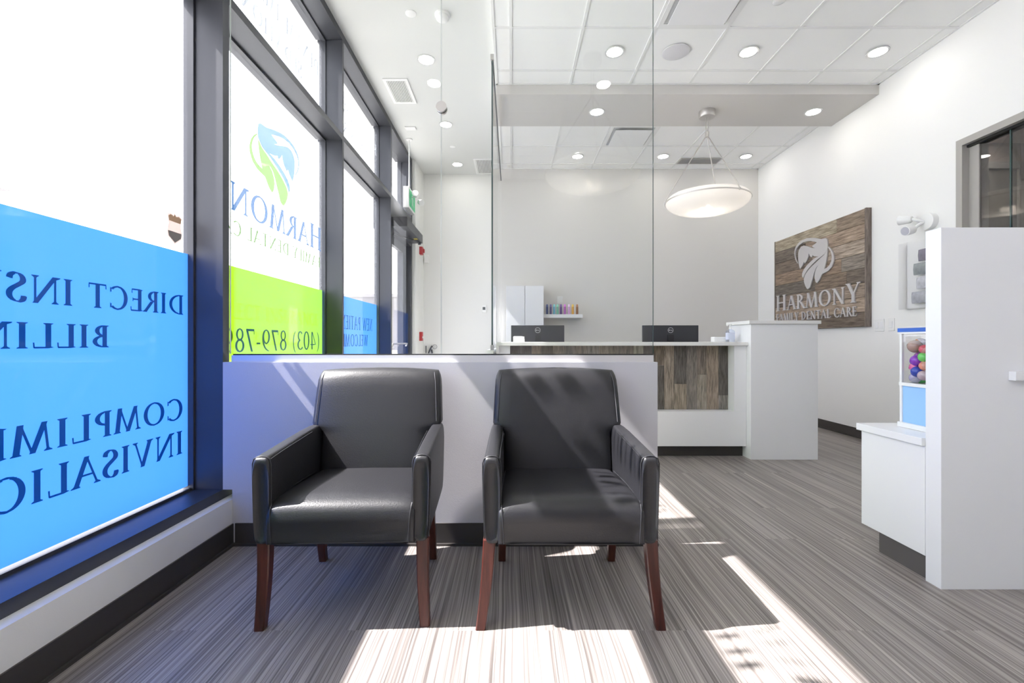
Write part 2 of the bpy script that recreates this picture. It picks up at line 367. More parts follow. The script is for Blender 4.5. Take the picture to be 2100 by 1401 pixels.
    if c == '&': return .86, gR(.36, .76, .18, .25, w=.07)+gR(.32, .26, .29, .28, 60, 320, .12)+gD(.80, 0, .26, .74, .12)+gP([(.55, .12), (.68, .3), (.72, .48)], .04, .06)
    return .36, []
def row_cuts(polys, y):
    iv = []
    for P in polys:
        xs = []
        for i in range(len(P)):
            (x0, y0), (x1, y1) = P[i], P[(i+1) % len(P)]
            if (y0 > y) != (y1 > y): xs.append(x0+(y-y0)/(y1-y0)*(x1-x0))
        xs.sort(); iv += [(xs[i], xs[i+1]) for i in range(0, len(xs)-1, 2)]
    iv.sort(); out = []
    for a, b in iv:
        if out and a <= out[-1][1]+1e-6: out[-1][1] = max(out[-1][1], b)
        else: out.append([a, b])
    return out
def fill(polys, rows=36):
    ys = [p[1] for P in polys for p in P]
    if not ys: return []
    lo, hi = min(ys), max(ys); q = []; e = (hi-lo)/rows*.02
    for i in range(rows):
        a = lo+(hi-lo)*i/rows; b = lo+(hi-lo)*(i+1)/rows
        A, Bm = row_cuts(polys, a+e), row_cuts(polys, b-e)
        if len(A) == len(Bm): q += [((s[0], a), (s[1], a), (r[1], b), (r[0], b)) for s, r in zip(A, Bm)]
        else: q += [((s[0], a), (s[1], a), (s[1], b), (s[0], b)) for s in row_cuts(polys, (a+b)/2)]
    return q
def text_quads(s, cap, width=None, track=.06, small=None, rows=30):
    """quads (u,v) of a line of capitals; small = scale of the letters after the first (and before a closing capital)"""
    x = 0; out = []
    for i, c in enumerate(s):
        k = small[i] if small else 1
        w, P = glyph(c)
        for q in fill(P, rows): out.append([((x+px*k), py*k) for px, py in q])
        x += (w+track)*k
    x -= track; sx = (width/x) if width else cap
    return [[(px*sx, py*cap) for px, py in q] for q in out], x*sx
def flat(bm, quads, f, mi=0):
    for q in quads:
        try: bm.faces.new([bm.verts.new(f(*p)) for p in q]).material_index = mi
        except ValueError: pass
def solid(bm, quads, f, d):
    """quads pushed out by the vector d"""
    for q in quads:
        a = [bm.verts.new(f(*p)) for p in q]; b = [bm.verts.new(Vector(f(*p))+Vector(d)) for p in q]
        bm.faces.new(b)
        for i in (0, 1, 2, 3): bm.faces.new((a[i], a[(i+1) % 4], b[(i+1) % 4], b[i]))

# the practice's leaf-and-bird mark, two closed outlines measured on the wooden sign
def sgn(p):
    px, py = 1620+p[0]/10.01, 470+p[1]/10.01; Y = F*3.70/(px-1050)
    return Y, CZ+(700-py)*Y/F
BLUE = [(175, 705), (150, 690), (110, 610), (92, 500), (100, 420), (130, 340), (190, 265), (260, 215), (350, 180), (430, 172), (520, 178), (600, 192), (650, 200), (690, 185), (735, 180), (765, 200), (778, 270), (778, 345), (774, 398), (712, 508), (650, 556), (560, 624), (450, 732), (370, 822), (310, 912), (275, 1000), (250, 960), (255, 900), (290, 820), (350, 740), (430, 660), (500, 600), (590, 550), (540, 555), (500, 550), (465, 532), (455, 572), (430, 565), (405, 530), (388, 490), (380, 560), (350, 640), (305, 705), (292, 665), (260, 740), (210, 815), (185, 720), (172, 600), (172, 490), (190, 420), (230, 355), (280, 332), (340, 340), (400, 358), (460, 380), (515, 385), (480, 370), (455, 345), (500, 310), (560, 265), (500, 252), (430, 240), (350, 240), (270, 265), (190, 325), (140, 390), (115, 460), (112, 540), (130, 620), (160, 680)]
GREEN = [(773, 404), (770, 480), (755, 600), (735, 700), (708, 812), (750, 795), (810, 740), (850, 660), (865, 570), (855, 500), (830, 430), (779, 362), (790, 350), (840, 400), (880, 470), (903, 560), (900, 660), (860, 770), (790, 850), (720, 890), (665, 915), (640, 970), (600, 1050), (555, 1105), (530, 1080), (512, 1010), (508, 950), (520, 870), (550, 790), (595, 722), (540, 790), (500, 890), (470, 1000), (440, 1100), (415, 1190), (380, 1225), (350, 1220), (315, 1150), (292, 1080), (290, 1010), (310, 940), (370, 850), (460, 750), (560, 660), (640, 580), (710, 518)]
_a = [sgn(p) for p in BLUE+GREEN]; _y1 = max(p[0] for p in _a); _y0 = min(p[0] for p in _a); _z0 = min(p[1] for p in _a); _z1 = max(p[1] for p in _a)
def norm(P): return [((_y1-sgn(p)[0])/(_y1-_y0), (sgn(p)[1]-_z0)/(_z1-_z0)) for p in P]
LOGO_B, LOGO_G = norm(BLUE), norm(GREEN)

# ================================================================ STRUCTURE
XR = 3.77; XL = -1.445; XF = -1.4956; XG = -1.67; YB = 6.98; YE = 7.45; YF = -2.6
ZT = 3.69; ZD = 3.774; XC = -.165
def struct(name, bm, m, **k): return tag(obj(name, bm, m, **k), kind='structure')
struct('floor', B((-1.72, 6.2, YF-.1, YE+.1, -.1, 0)), M['floor'])
struct('wall_right', B((XR, XR+.12, 3.853, YB+.1, 0, 4), (XR, XR+.12, YF, 3.853, 2.74, 4), (XR, XR+.12, YF, 2.3, 0, 2.74)), M['wall'])
struct('wall_back', B((XC, XR, YB, YB+.1, 0, 4)), M['wall_back'])
struct('wall_entry', B((XL-.1, XC, YE, YE+.1, 0, 4), (XC, XC+.1, YB+.1, YE, 0, 4)), M['entry'])
struct('wall_left', B((XF-.2, XL, 6.83, YE, 0, 4)), M['entry'])
struct('wall_left_curb', B((XG-.1, XL, YF, 5.68, 0, .235)), M['wall'])
struct('wall_left_header', B((XG-.12, XF, YF, YE, ZD, 4.0)), M['entry'])
struct('wall_front', B((XG, 6.2, YF-.1, YF, 0, 4)), pbr('bounce_dimming_grey', (.56, .54, .55), .7))  # unseen wall; its grey is chosen to limit the light thrown forward
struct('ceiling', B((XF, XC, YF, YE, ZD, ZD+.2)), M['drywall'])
# suspended ceiling: tiles above a T-bar grid; the rows start afresh behind the soffit
struct('ceiling_tiles', B((XC, XR, YF, YB, ZT+.006, ZT+.28)), M['tile'])
bm = bmesh.new()
x = -.012
xs = [-.012+.61*i for i in range(7)]
ys = [3.836-.61*i for i in range(-1, 11)]+[5.56, 6.17, 6.78]
for x in xs:
    box(bm, x-.012, x+.012, YF, 4.69, ZT-.001, ZT+.008); box(bm, x-.012, x+.012, 5.38, YB, ZT-.001, ZT+.008)
for y in ys: box(bm, XC, XR, y-.012, y+.012, ZT-.0015, ZT+.0075)
box(bm, XC, XC+.02, YF, 4.69, ZT-.002, ZT+.008); box(bm, XR-.02, XR, YF, 4.69, ZT-.002, ZT+.008)
box(bm, XC, XC+.02, 5.38, YB, ZT-.002, ZT+.008); box(bm, XR-.02, XR, 5.38, YB, ZT-.002, ZT+.008)
box(bm, XC, XR, YB-.02, YB, ZT-.002, ZT+.008); box(bm, XC, XR, 4.662, 4.684, ZT-.002, ZT+.008)
struct('trim_1', bm, M['grid'])
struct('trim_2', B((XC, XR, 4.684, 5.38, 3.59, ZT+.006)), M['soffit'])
# divider wall in front of the reception and the low wall beside the entry
struct('wall_divider', B((XL, .752, 2.355, 2.475, 0, .285), (XF+.002, .752, 2.355, 2.475, .285, .943)), M['knee'])
struct('wall_middle', B((XC-.06, XC, 3.95, YB, 0, .975)), M['wall'])
def baseb(name, *segs):
    bm = bmesh.new()
    for s in segs: box(bm, *s)
    struct(name, bm, M['base'])
baseb('baseboard_left', (XL, XL+.007, YF, 2.355, 0, .11), (XL+.007, XL+.018, YF, 2.355, 0, .012), (XL, XL+.007, 2.475, 5.68, 0, .11))
baseb('baseboard_divider', (XL+.018, .752, 2.348, 2.355, 0, .113), (XL+.018, .752, 2.336, 2.348, 0, .012))
baseb('baseboard_right', (XR-.007, XR, 3.86, YB, 0, .105), (XR-.018, XR-.007, 3.86, YB, 0, .012), (XR-.007, XR, YF, 2.3, 0, .105))
baseb('baseboard_back', (2.8, XR-.02, YB-.007, YB, 0, .105))
baseb('baseboard_entry', (XL, XC-.06, YE-.007, YE, 0, .105))

# ---------------------------------------------------------------- storefront windows
MULL = [(-2.56, -2.505), (-.955, -.90), (.70, .755), (2.358, 2.411), (4.02, 4.055), (5.627, 5.685), (6.755, 6.83)]
for i, (a, b) in enumerate(MULL):
    bm = bmesh.new()
    z0 = 0 if i == 6 else .236
    box(bm, XG-.03, XF, a, b, z0, ZD); 
    box(bm, XG-.02, XG+.03, a-.012, b+.012, z0, ZD)
    struct('trim_%d' % (i+3), bm, M['frame'])
def window(i, y0, y1):
    w = thing('window_%d' % i, (XG, (y0+y1)/2, .2355), None, None, kind='structure')
    bm = bmesh.new()
    box(bm, XG-.06, XF, y0, y1, .2355, .2835); box(bm, XG-.03, XG+.02, y0, y1, .2835, .297)
    box(bm, XG-.06, XF, y0, y1, 3.71, ZD); box(bm, XG-.02, XG+.03, y0, y1, 3.695, 3.71)
    obj('window_frame', bm, M['frame'], w)
    bm = B((XG-.06, XF, y0, y1, 2.83, 2.88), (XG-.02, XG+.03, y0, y1, 2.815, 2.83), (XG-.02, XG+.03, y0, y1, 2.88, 2.893))
    obj('transom_bar', bm, M['frame'], w)
    obj('glass_pane', B((XG-.006, XG, y0, y1, .297, 2.815)), M['glass'], w)
    obj('transom_pane', B((XG-.006, XG, y0, y1, 2.893, 3.695)), M['glass'], w)
    return w
W = [window(k+1, MULL[k][1], MULL[k+1][0]) for k in range(5)]
def film(w, y0, y1, m, name='vinyl_film'):
    bm = bmesh.new(); flat(bm, [((y0, .307), (y1, .307), (y1, 1.50), (y0, 1.50))], lambda u, v: (XG+.0015, u, v)); return obj(name, bm, m, w)
f0 = film(W[0], *[MULL[0][1]+.012, MULL[1][0]-.012], M['film_blue'])
f1 = film(W[1], MULL[1][1]+.012, MULL[2][0]-.012, M['film_green'])
f2 = film(W[2], MULL[2][1]+.012, MULL[3][0]-.012, M['film_blue'])
f3 = film(W[3], MULL[3][1]+.012, MULL[4][0]-.012, M['film_green'])
f4 = film(W[4], MULL[4][1]+.012, MULL[5][0]-.012, M['film_blue'])
def lettering(w, lines, m, name='lettering'):
    """lines of text read from outside, so the room sees them mirrored: (text, start y, base z, cap height, width[, scales])"""
    bm = bmesh.new()
    for ln in lines:
        s, ys_, z, cap, wd = ln[:5]; sm = ln[5] if len(ln) > 5 else None
        q, _ = text_quads(s, cap, wd, small=sm)
        flat(bm, q, lambda u, v: (XG+.0035, ys_-u, z+v))
    return obj(name, bm, m, w)
lettering(W[2], [('DIRECT INSURANCE', 2.313, 1.185, .098, 1.42), ('BILLING', 1.886, 1.026, .09, .60), ('COMPLIMENTARY', 2.31, .66, .105, 1.48), ('INVISALIGN', 2.31, .485, .115, 1.0)], M['letter_blue'])
lettering(W[3], [('(403) 879-789', 3.95, .985, .145, 1.33)], M['letter_green'], 'phone_number')
SM = [1, .86, .86, .86, .86, .86, 1]
lettering(W[3], [('HARMONY', 3.985, 1.835, .20, 1.52, SM)], M['name_blue'], 'name_lettering')
lettering(W[3], [('FAMILY DENTAL CARE', 3.96, 1.69, .088, 1.50)], M['tag_green'], 'tagline_lettering')
lettering(W[3], [('DENTAL IMPLANTS', 3.93, 3.33, .125, 1.42), ('SEDATION', 3.62, 3.13, .115, .82)], M['frost'], 'transom_lettering')
lettering(W[4], [('NEW PATIENTS', 5.44, 1.175, .14, 1.18), ('WELCOME', 5.27, 1.0, .125, .80)], M['letter_blue'])
lettering(W[4], [('FAMILY & COSMETIC', 5.60, 3.33, .125, 1.45), ('DENTISTRY', 5.30, 3.13, .115, .90)], M['frost'], 'transom_lettering')
for P, m, nme in ((LOGO_B, M['logo_blue'], 'blue_mark'), (LOGO_G, M['logo_green'], 'green_mark')):
    bm = bmesh.new(); flat(bm, fill([P], 90), lambda u, v: (XG+.0035, 3.573-u*.68, 2.04+v*.52)); obj(nme, bm, m, W[3])
# made-up upper-pane strips for unseen lettering, added to dapple the floor and chair backs
bm = bmesh.new(); rs = random.Random(5)
for z0_, z1_, y_ in ((3.33, 3.455, 1.02), (3.13, 3.25, 1.10)):
    while y_ < (2.28 if z0_ > 3.2 else 2.15):
        w_ = rs.choice((.012, .03, .038)); sl = rs.choice((-.03, 0, 0, .03))
        bm.faces.new([bm.verts.new((XG+.0035, a, b)) for a, b in ((y_, z0_), (y_+w_, z0_), (y_+w_+sl, z1_), (y_+sl, z1_))]); y_ += w_+rs.uniform(.03, .07)
obj('dapple_strips', bm, M['frost'], W[2])
# security shield sticker on the clear glass
st = thing('shield_sticker', (XG+.004, 2.27, 1.53), 'small tan and grey shield-shaped sticker on the clear glass above the blue film', 'sticker')
M['stick'] = filmmat('sticker_tan', (.13, .105, .095), (.4, .3, .3)); M['stick2'] = filmmat('sticker_grey', (.055, .05, .05), (.2, .2, .2))
M['stick3'] = filmmat('sticker_gold', (.14, .11, .08), (.4, .3, .2))
SH = [(.5, 0), (.30, .09), (.05, .20), (0, .36), (.05, .50), (.10, .62), (.06, .78), (.02, .90), (.20, .97), (.40, .93), (.5, 1), (.60, .93), (.80, .97), (.98, .90), (.94, .78), (.90, .62), (.95, .50), (1, .36), (.95, .20), (.70, .09)]
def shield(z0, z1, m, off, name, sc_=1):
    bm = bmesh.new(); q = fill([[(.5+(u-.5)*sc_, .5+(v-.5)*sc_) for u, v in SH]], 60)
    q = [p for p in q if z0 <= p[0][1] < z1]
    flat(bm, q, lambda u, v: (XG+off, 2.305-u*.10, 1.53+v*.155)); return obj(name, bm, m, st)
shield(0, 2, M['stick'], .002, 'sticker_backing'); shield(0, .38, M['stick2'], .003, 'lower_band', .9); shield(.70, 2, M['stick3'], .003, 'upper_band', .9)

# ---------------------------------------------------------------- entrance door in the last bay
d = thing('door_1', (XG+.08, 6.2, 0), None, None, kind='structure')
obj('door_header', B((XG-.06, XF, 5.685, 6.755, 2.46, 2.88), (XG-.06, XF, 5.685, 6.755, 3.71, ZD)), M['frame'], d)
obj('transom_pane', B((XG-.006, XG, 5.685, 6.755, 2.88, 3.71)), M['glass'], d)
leaf = obj('door_leaf', B((XG+.05, XG+.1, 5.70, 5.80, .01, 2.45), (XG+.05, XG+.1, 6.58, 6.745, .01, 2.45), (XG+.05, XG+.1, 5.80, 6.58, 2.33, 2.45), (XG+.05, XG+.1, 5.80, 6.58, .01, .27)), M['frame'], d)
obj('door_glass', B((XG+.07, XG+.078, 5.80, 6.58, .27, 2.33)), M['glass'], leaf)
hg = bmesh.new(); tube(hg, [(XG+.125, 5.71, .98), (XG+.125, 5.71, 1.1)], .012); obj('hinge', hg, M['satin'], leaf)
pb = bmesh.new(); tube(pb, [(XG+.13, 5.84, .98), (XG+.15, 5.84, 1.02), (XG+.15, 6.6, 1.02), (XG+.13, 6.6, .98)], .012); obj('push_bar', pb, M['satin'], leaf)
struct('trim_10', B((XG-.06, XF, 5.685, 6.755, 0, .012)), M['satin'])
op = thing('door_operator', (-1.4, 6.2, 2.48), 'black box door operator with swing arm mounted above the entrance door', 'door operator')
obj('housing', B((XF+.001, -1.306, 5.69, 6.67, 2.482, 2.606)), M['frame'], op, bevel=.006)
obj('end_cap', B((XF+.002, -1.308, 5.674, 5.689, 2.484, 2.604)), M['black'], op)
bm = bmesh.new(); tube(bm, [(-1.34, 6.6, 2.47), (-1.36, 6.25, 2.445), (-1.52, 5.9, 2.44)], .011); disc = lathe(bm, [(.02, 0), (.02, .03)], -1.34, 6.6, 2.452, 16); obj('swing_arm', bm, M['black'], op)
obj('warning_label', B((-1.37, -1.32, 6.33, 6.40, 2.4805, 2.4818)), pbr('yellow_label', (.75, .6, .1), .5), op)

# exit sign hung from the ceiling, entry devices
ex = thing('exit_sign', (-1.385, 6.15, 2.74), 'white box exit sign with green running man, hung from a rod near the entrance door', 'exit sign')
obj('sign_box', B((-1.42, -1.345, 5.95, 6.33, 2.80, 3.08)), M['white_plastic'], ex, bevel=.006)
obj('sign_face', B((-1.345, -1.342, 5.97, 6.31, 2.83, 3.05)), M['green_sign'], ex)
man = [[(.42, .85), (.50, .92), (.58, .85), (.50, .76)], [(.38, .72), (.60, .74), (.62, .42), (.44, .40)], [(.60, .74), (.80, .60), (.76, .53), (.58, .64)], [(.40, .72), (.22, .58), (.27, .50), (.44, .62)], [(.46, .44), (.62, .44), (.78, .12), (.68, .08)], [(.46, .46), (.34, .30), (.14, .22), (.16, .14), (.40, .20), (.56, .42)]]
bm = bmesh.new(); flat(bm, fill(man, 30), lambda u, v: (-1.3415, 6.26-u*.2, 2.84+v*.2)); obj('running_man', bm, emissive('sign_white', (.6, .8, .65), .5), ex)
bm = bmesh.new(); tube(bm, [(-1.385, 6.14, 3.08), (-1.385, 6.14, ZD)], .008); lathe(bm, [(.04, 0), (.045, .012)], -1.385, 6.14, ZD-.013, 20); obj('hanging_rod', bm, M['white_plastic'], ex)
def lamp_head(bm, p, d, r=.042, L=.07):
    p = Vector(p); d = Vector(d).normalized(); tube(bm, [p, p+d*L*.15, p+d*L], [r*.55, r*.8, r], 16)
bm = bmesh.new(); tube(bm, [(-1.345, 6.1, 2.98), (-1.27, 6.08, 2.985)], .012)
lamp_head(bm, (-1.28, 6.05, 2.98), (.1, -.8, .25)); lamp_head(bm, (-1.25, 6.14, 2.93), (.5, -.5, -.3)); obj('emergency_head', bm, M['white_plastic'], ex, smooth=40)

tag(obj('fire_strobe', B((XL, XL+.05, 7.1, 7.2, 2.41, 2.53), (XL+.05, XL+.075, 7.13, 7.17, 2.44, 2.50)), M['red'], bevel=.006), 'red fire alarm strobe high on the wall beyond the entrance door', 'fire alarm')
ps = thing('pull_station', (XL, 7.15, 1.06), 'red manual fire pull station low on the wall beyond the entrance door', 'fire alarm')
obj('housing', B((XL, XL+.045, 7.10, 7.19, 1.06, 1.20)), M['red'], ps, bevel=.005)
obj('pull_handle', B((XL+.045, XL+.055, 7.115, 7.175, 1.10, 1.13)), M['white_plastic'], ps)
tag(obj('sounder_box', B((-1.43, -1.36, YE-.04, YE, 2.33, 2.46)), M['white_plastic'], bevel=.006), 'small white alarm box on the entry wall below the red strobe', 'wall box')
th = thing('thermostat', (-.45, YE-.02, 1.52), 'white thermostat with small dark screen on the entry wall', 'thermostat')
obj('housing', B((-.49, -.415, YE-.025, YE, 1.52, 1.645)), M['white_plastic'], th, bevel=.005)
obj('screen', B((-.478, -.434, YE-.0265, YE-.0252, 1.565, 1.612)), pbr('lcd', (.10, .12, .12), .2), th)
hk = thing('coat_hook', (-1.33, YE, .88), 'dark metal coat hooks with a loop on the entry wall beside the pull station', 'coat hook')
bm = bmesh.new(); tube(bm, [(-1.40, YE-.03, .86), (-1.40, YE-.03, .98)], .008); obj('hook', bm, M['black'], hk)
bm = bmesh.new(); tube(bm, [(-1.36, YE-.02, .86), (-1.33, YE-.03, .93), (-1.30, YE-.03, .98)], .012)
tube(bm, [(-1.30, YE-.02, .86), (-1.31, YE-.03, .92)], .014); obj('hook', bm, M['black'], hk)
bm = bmesh.new(); tube(bm, [(-1.255+.035*math.cos(a*PI/8), YE-.03, .965+.035*math.sin(a*PI/8)) for a in range(17)], .003, 6); obj('wire_loop', bm, M['black'], hk)

# ================================================================ GLASS PARTITION
gp = thing('glass_partition', (-.35, 2.41, .943), 'frameless clear glass screen standing on the white divider wall behind the chairs', 'glass partition')
obj('base_channel', B((-1.469, .742, 2.388, 2.402, .943, .978), (-1.469, .742, 2.418, 2.432, .943, .978), (-1.469, .742, 2.402, 2.418, .943, .95)), M['steel'], gp)
obj('gasket', B((-1.469, .742, 2.401, 2.4048, .952, .9845), (-1.469, .742, 2.4152, 2.419, .952, .9845)), M['seal'], gp)
def pane(x0, x1, ma, mb):
    p = obj('glass_panel', B((x0, x1, 2.405, 2.415, .953, 3.62)), M['partition'], gp)
    for a, m in ((x0-.001, ma), (x1, mb)): obj('panel_edge', B((a, a+.001, 2.405, 2.415, .985, 3.62)), m, p)
pane(-1.488, -.3765, M['edge_lit'], M['edge_lit']); pane(-.3715, .745, M['edge_lit'], M['edge'])
bm = bmesh.new(); disc_y(bm, -.372, 2.392, 2.405, 2.285, .028); disc_y(bm, -.372, 2.415, 2.43, 2.285, .028); obj('disc_clamp', bm, M['satin'], gp, smooth=40)
sg = thing('side_glass', (-.172, 5.4, .975), 'glass panel running back from the desk beside the entry, with dark top channel', 'glass partition')
obj('glass_panel', B((-.177, -.167, 3.97, 6.95, .985, 3.50)), M['partition'], sg)
obj('panel_edge', B((-.179, -.165, 3.962, 3.9695, .985, 3.50)), M['edge'], sg)
obj('top_channel', B((-.183, -.161, 3.97, 6.95, 3.50, 3.53)), M['frame'], sg)
obj('glass_clamp', B((-.187, -.157, 3.945, 3.99, .975, 1.02)), M['satin'], sg)
obj('glass_clamp', B((-.187, -.157, 3.945, 3.97, 3.49, 3.54)), M['satin'], sg)

# ================================================================ CEILING FITTINGS
def downlight(x, y, z, label):
    r = thing('downlight', (x, y, z), label, 'downlight', 'round recessed downlights in the ceiling')
    bm = bmesh.new(); lathe(bm, [(.088, -.001), (.087, -.006), (.070, -.004), (.070, -.001)], x, y, z, 40); obj('trim_ring', bm, M['ring'], r, smooth=40)
    bm = bmesh.new(); lathe(bm, [(.069, -.0055), (.069, -.0040)], x, y, z, 40); obj('lens', bm, M['lamp'], r)
    return r
for (x, nm) in ((.935, 'left'), (2.155, 'middle'), (3.335, 'right')):
    downlight(x, 4.155, ZT, {'left': 'downlight in the front tiles seen through the partition glass', 'middle': 'downlight in the front tiles beside the round speaker', 'right': 'downlight in the front tiles nearest the right wall'}[nm])
    downlight(x, 6.50, ZT, {'left': 'far downlight beyond the soffit, behind the partition glass', 'middle': 'far downlight beyond the soffit, left of the grey return grille', 'right': 'far downlight beyond the soffit, right of the pendant straps'}[nm])
downlight(.938, 5.04, 3.59, 'downlight in the dropped soffit seen through the partition glass')
downlight(3.33, 5.04, 3.59, 'downlight in the dropped soffit between pendant and right wall')
downlight(-.83, 4.406, ZD, 'largest downlight in the drywall ceiling above the entry, beside the vent')
downlight(-.83, 5.72, ZD, 'middle downlight in the drywall ceiling above the entry')
downlight(-.84, 7.01, ZD, 'farthest downlight in the drywall ceiling, near the entry wall')
EXTRA = 'unseen downlight added over the waiting area for its light, outside the picture'  # added lamps out of view, kept for the light they give
for (x, y, z) in ((-.822, .014, ZD), (.94, .14, ZT), (2.155, .14, ZT), (3.3, .14, ZT), (2.155, 2.0, ZT), (3.3, 2.0, ZT), (.94, -1.6, ZT), (2.6, -1.6, ZT)):
    downlight(x, y, z, {-.822: 'drywall ceiling downlight above the camera, mirrored in the left glass panel', .94: 'tile ceiling downlight above the camera, mirrored in the right glass panel'}.get(x, EXTRA) if y > 0 else EXTRA)
downlight(4.62, 4.2, 3.18, 'nearer corridor downlight seen through the glazed opening at the right')
downlight(4.86, 4.7, 3.18, 'farther corridor downlight seen through the glazed opening at the right')
def plate(name, x, y, z, r, h, m, label, cat):
    bm = bmesh.new(); lathe(bm, [(r, 0), (r, -h*.6), (r*.9, -h)], x, y, z, 36); return tag(obj(name, bm, m, smooth=40), label, cat)
plate('ceiling_speaker', 1.493, 4.155, ZT-.001, .12, .008, M['speaker'], 'round grey mesh speaker in the front ceiling tiles', 'speaker')
plate('blank_plate', -.84, 3.785, ZD, .045, .006, M['white_plastic'], 'flat round white cover plate on the drywall ceiling', 'cover plate')
plate('sprinkler_cover', -.83, 6.37, ZD, .038, .006, M['white_plastic'], 'small round sprinkler cover between the two far entry downlights', 'sprinkler')
plate('sprinkler_cover', 1.56*1.01, 5.9, ZT-.001, .04, .008, M['white_plastic'], 'small round sprinkler cover in tiles beside the square diffuser', 'sprinkler')
plate('sprinkler_cover', 2.07, 3.53, ZT-.001, .045, .008, M['white_plastic'], 'round sprinkler cover at the very top, right of the large diffuser', 'sprinkler')
sd = thing('smoke_detector', (-.58, 3.796, ZD), 'white domed smoke detector on the drywall ceiling beside the cover plate', 'smoke detector')
bm = bmesh.new(); lathe(bm, [(.062, 0), (.062, -.014), (.055, -.018)], -.58, 3.796, ZD, 36); obj('mounting_base', bm, M['white_plastic'], sd, smooth=40)
bm = bmesh.new(); lathe(bm, [(.052, -.018), (.05, -.04), (.036, -.052), (.01, -.056)], -.58, 3.796, ZD, 36); obj('detector_dome', bm, M['white_plastic'], sd, smooth=50)
tag(obj('ceiling_box', B((-1.36, -1.225, 5.77, 5.86, ZD-.012, ZD)), M['white_plastic'], bevel=.004), 'small flat white rectangular box on the drywall ceiling near the windows', 'ceiling box')
def vent(x0, x1, y0, y1, z, label):
    v = thing('air_vent', ((x0+x1)/2, (y0+y1)/2, z), label, 'air vent')
    obj('vent_frame', B((x0, x1, y0, y0+.035, z-.01, z), (x0, x1, y1-.035, y1, z-.01, z), (x0, x0+.035, y0+.035, y1-.035, z-.01, z), (x1-.035, x1, y0+.035, y1-.035, z-.01, z)), M['white_plastic'], v, bevel=.002)
    obj('vent_throat', B((x0+.035, x1-.035, y0+.035, y1-.035, z-.0012, z-.0002)), M['louvre_gap'], v)
    bm = bmesh.new(); n = 11; w = (x1-x0-.07)
    for i in range(n):
        cx = x0+.035+w*(i+.5)/n; box(bm, cx-w/n*.26, cx+w/n*.26, y0+.035, y1-.035, z-.009, z-.004)
    obj('louvres', bm, M['white_plastic'], v)
vent(-1.345, -1.085, 4.717, 5.209, ZD, 'white slatted air vent in the drywall ceiling over the windows')
vent(-.58, -.26, 6.79, 7.40, ZD, 'white slatted air vent in the drywall ceiling at the far corner by the glass')
def diffuser(x0, y0, label):
    v = thing('ceiling_diffuser', (x0+.305, y0+.305, ZT), label, 'ceiling diffuser')
    z = ZT; g = .0125
    obj('diffuser_frame', B((x0+g, x0+.61-g, y0+g, y0+.05, z-.006, z+.003), (x0+g, x0+.61-g, y0+.56, y0+.61-g, z-.006, z+.003), (x0+g, x0+.05, y0+.05, y0+.56, z-.006, z+.003), (x0+.56, x0+.61-g, y0+.05, y0+.56, z-.006, z+.003)), M['white_plastic'], v)
    obj('throat', B((x0+.05, x0+.56, y0+.05, y0+.56, z+.001, z+.004)), M['vent_dark'], v)
    obj('centre_plate', B((x0+.075, x0+.535, y0+.075, y0+.535, z-.030, z-.024)), M['white'], v, bevel=.002)
    for a in (.2, .4): obj('hanger', B((x0+a, x0+a+.01, y0+.25, y0+.35, z-.024, z+.001)), M['satin'], v)
diffuser(1.208, 3.226, 'square plate air diffuser at the top edge, in the front ceiling tiles')
diffuser(1.208, 5.56, 'square plate air diffuser beyond the soffit, half behind the partition glass')
rg = thing('return_grille', (2.73, 6.665, ZT), 'narrow grey return air grille in the tiles at the far wall, behind the pendant', 'air vent')
obj('grille_frame', B((2.44, 3.03, 6.56, 6.575, ZT-.006, ZT+.001), (2.44, 3.03, 6.752, 6.767, ZT-.006, ZT+.001), (2.44, 2.455, 6.575, 6.752, ZT-.006, ZT+.001), (3.015, 3.03, 6.575, 6.752, ZT-.006, ZT+.001)), M['satin'], rg)
bm = bmesh.new(); box(bm, 2.455, 3.015, 6.575, 6.752, ZT-.001, ZT+.001)
for i in range(8): box(bm, 2.455, 3.015, 6.58+i*.0215, 6.59+i*.0215, ZT-.005, ZT-.002)
obj('louvres', bm, pbr('grille_grey', (.42, .41, .40), .6), rg)

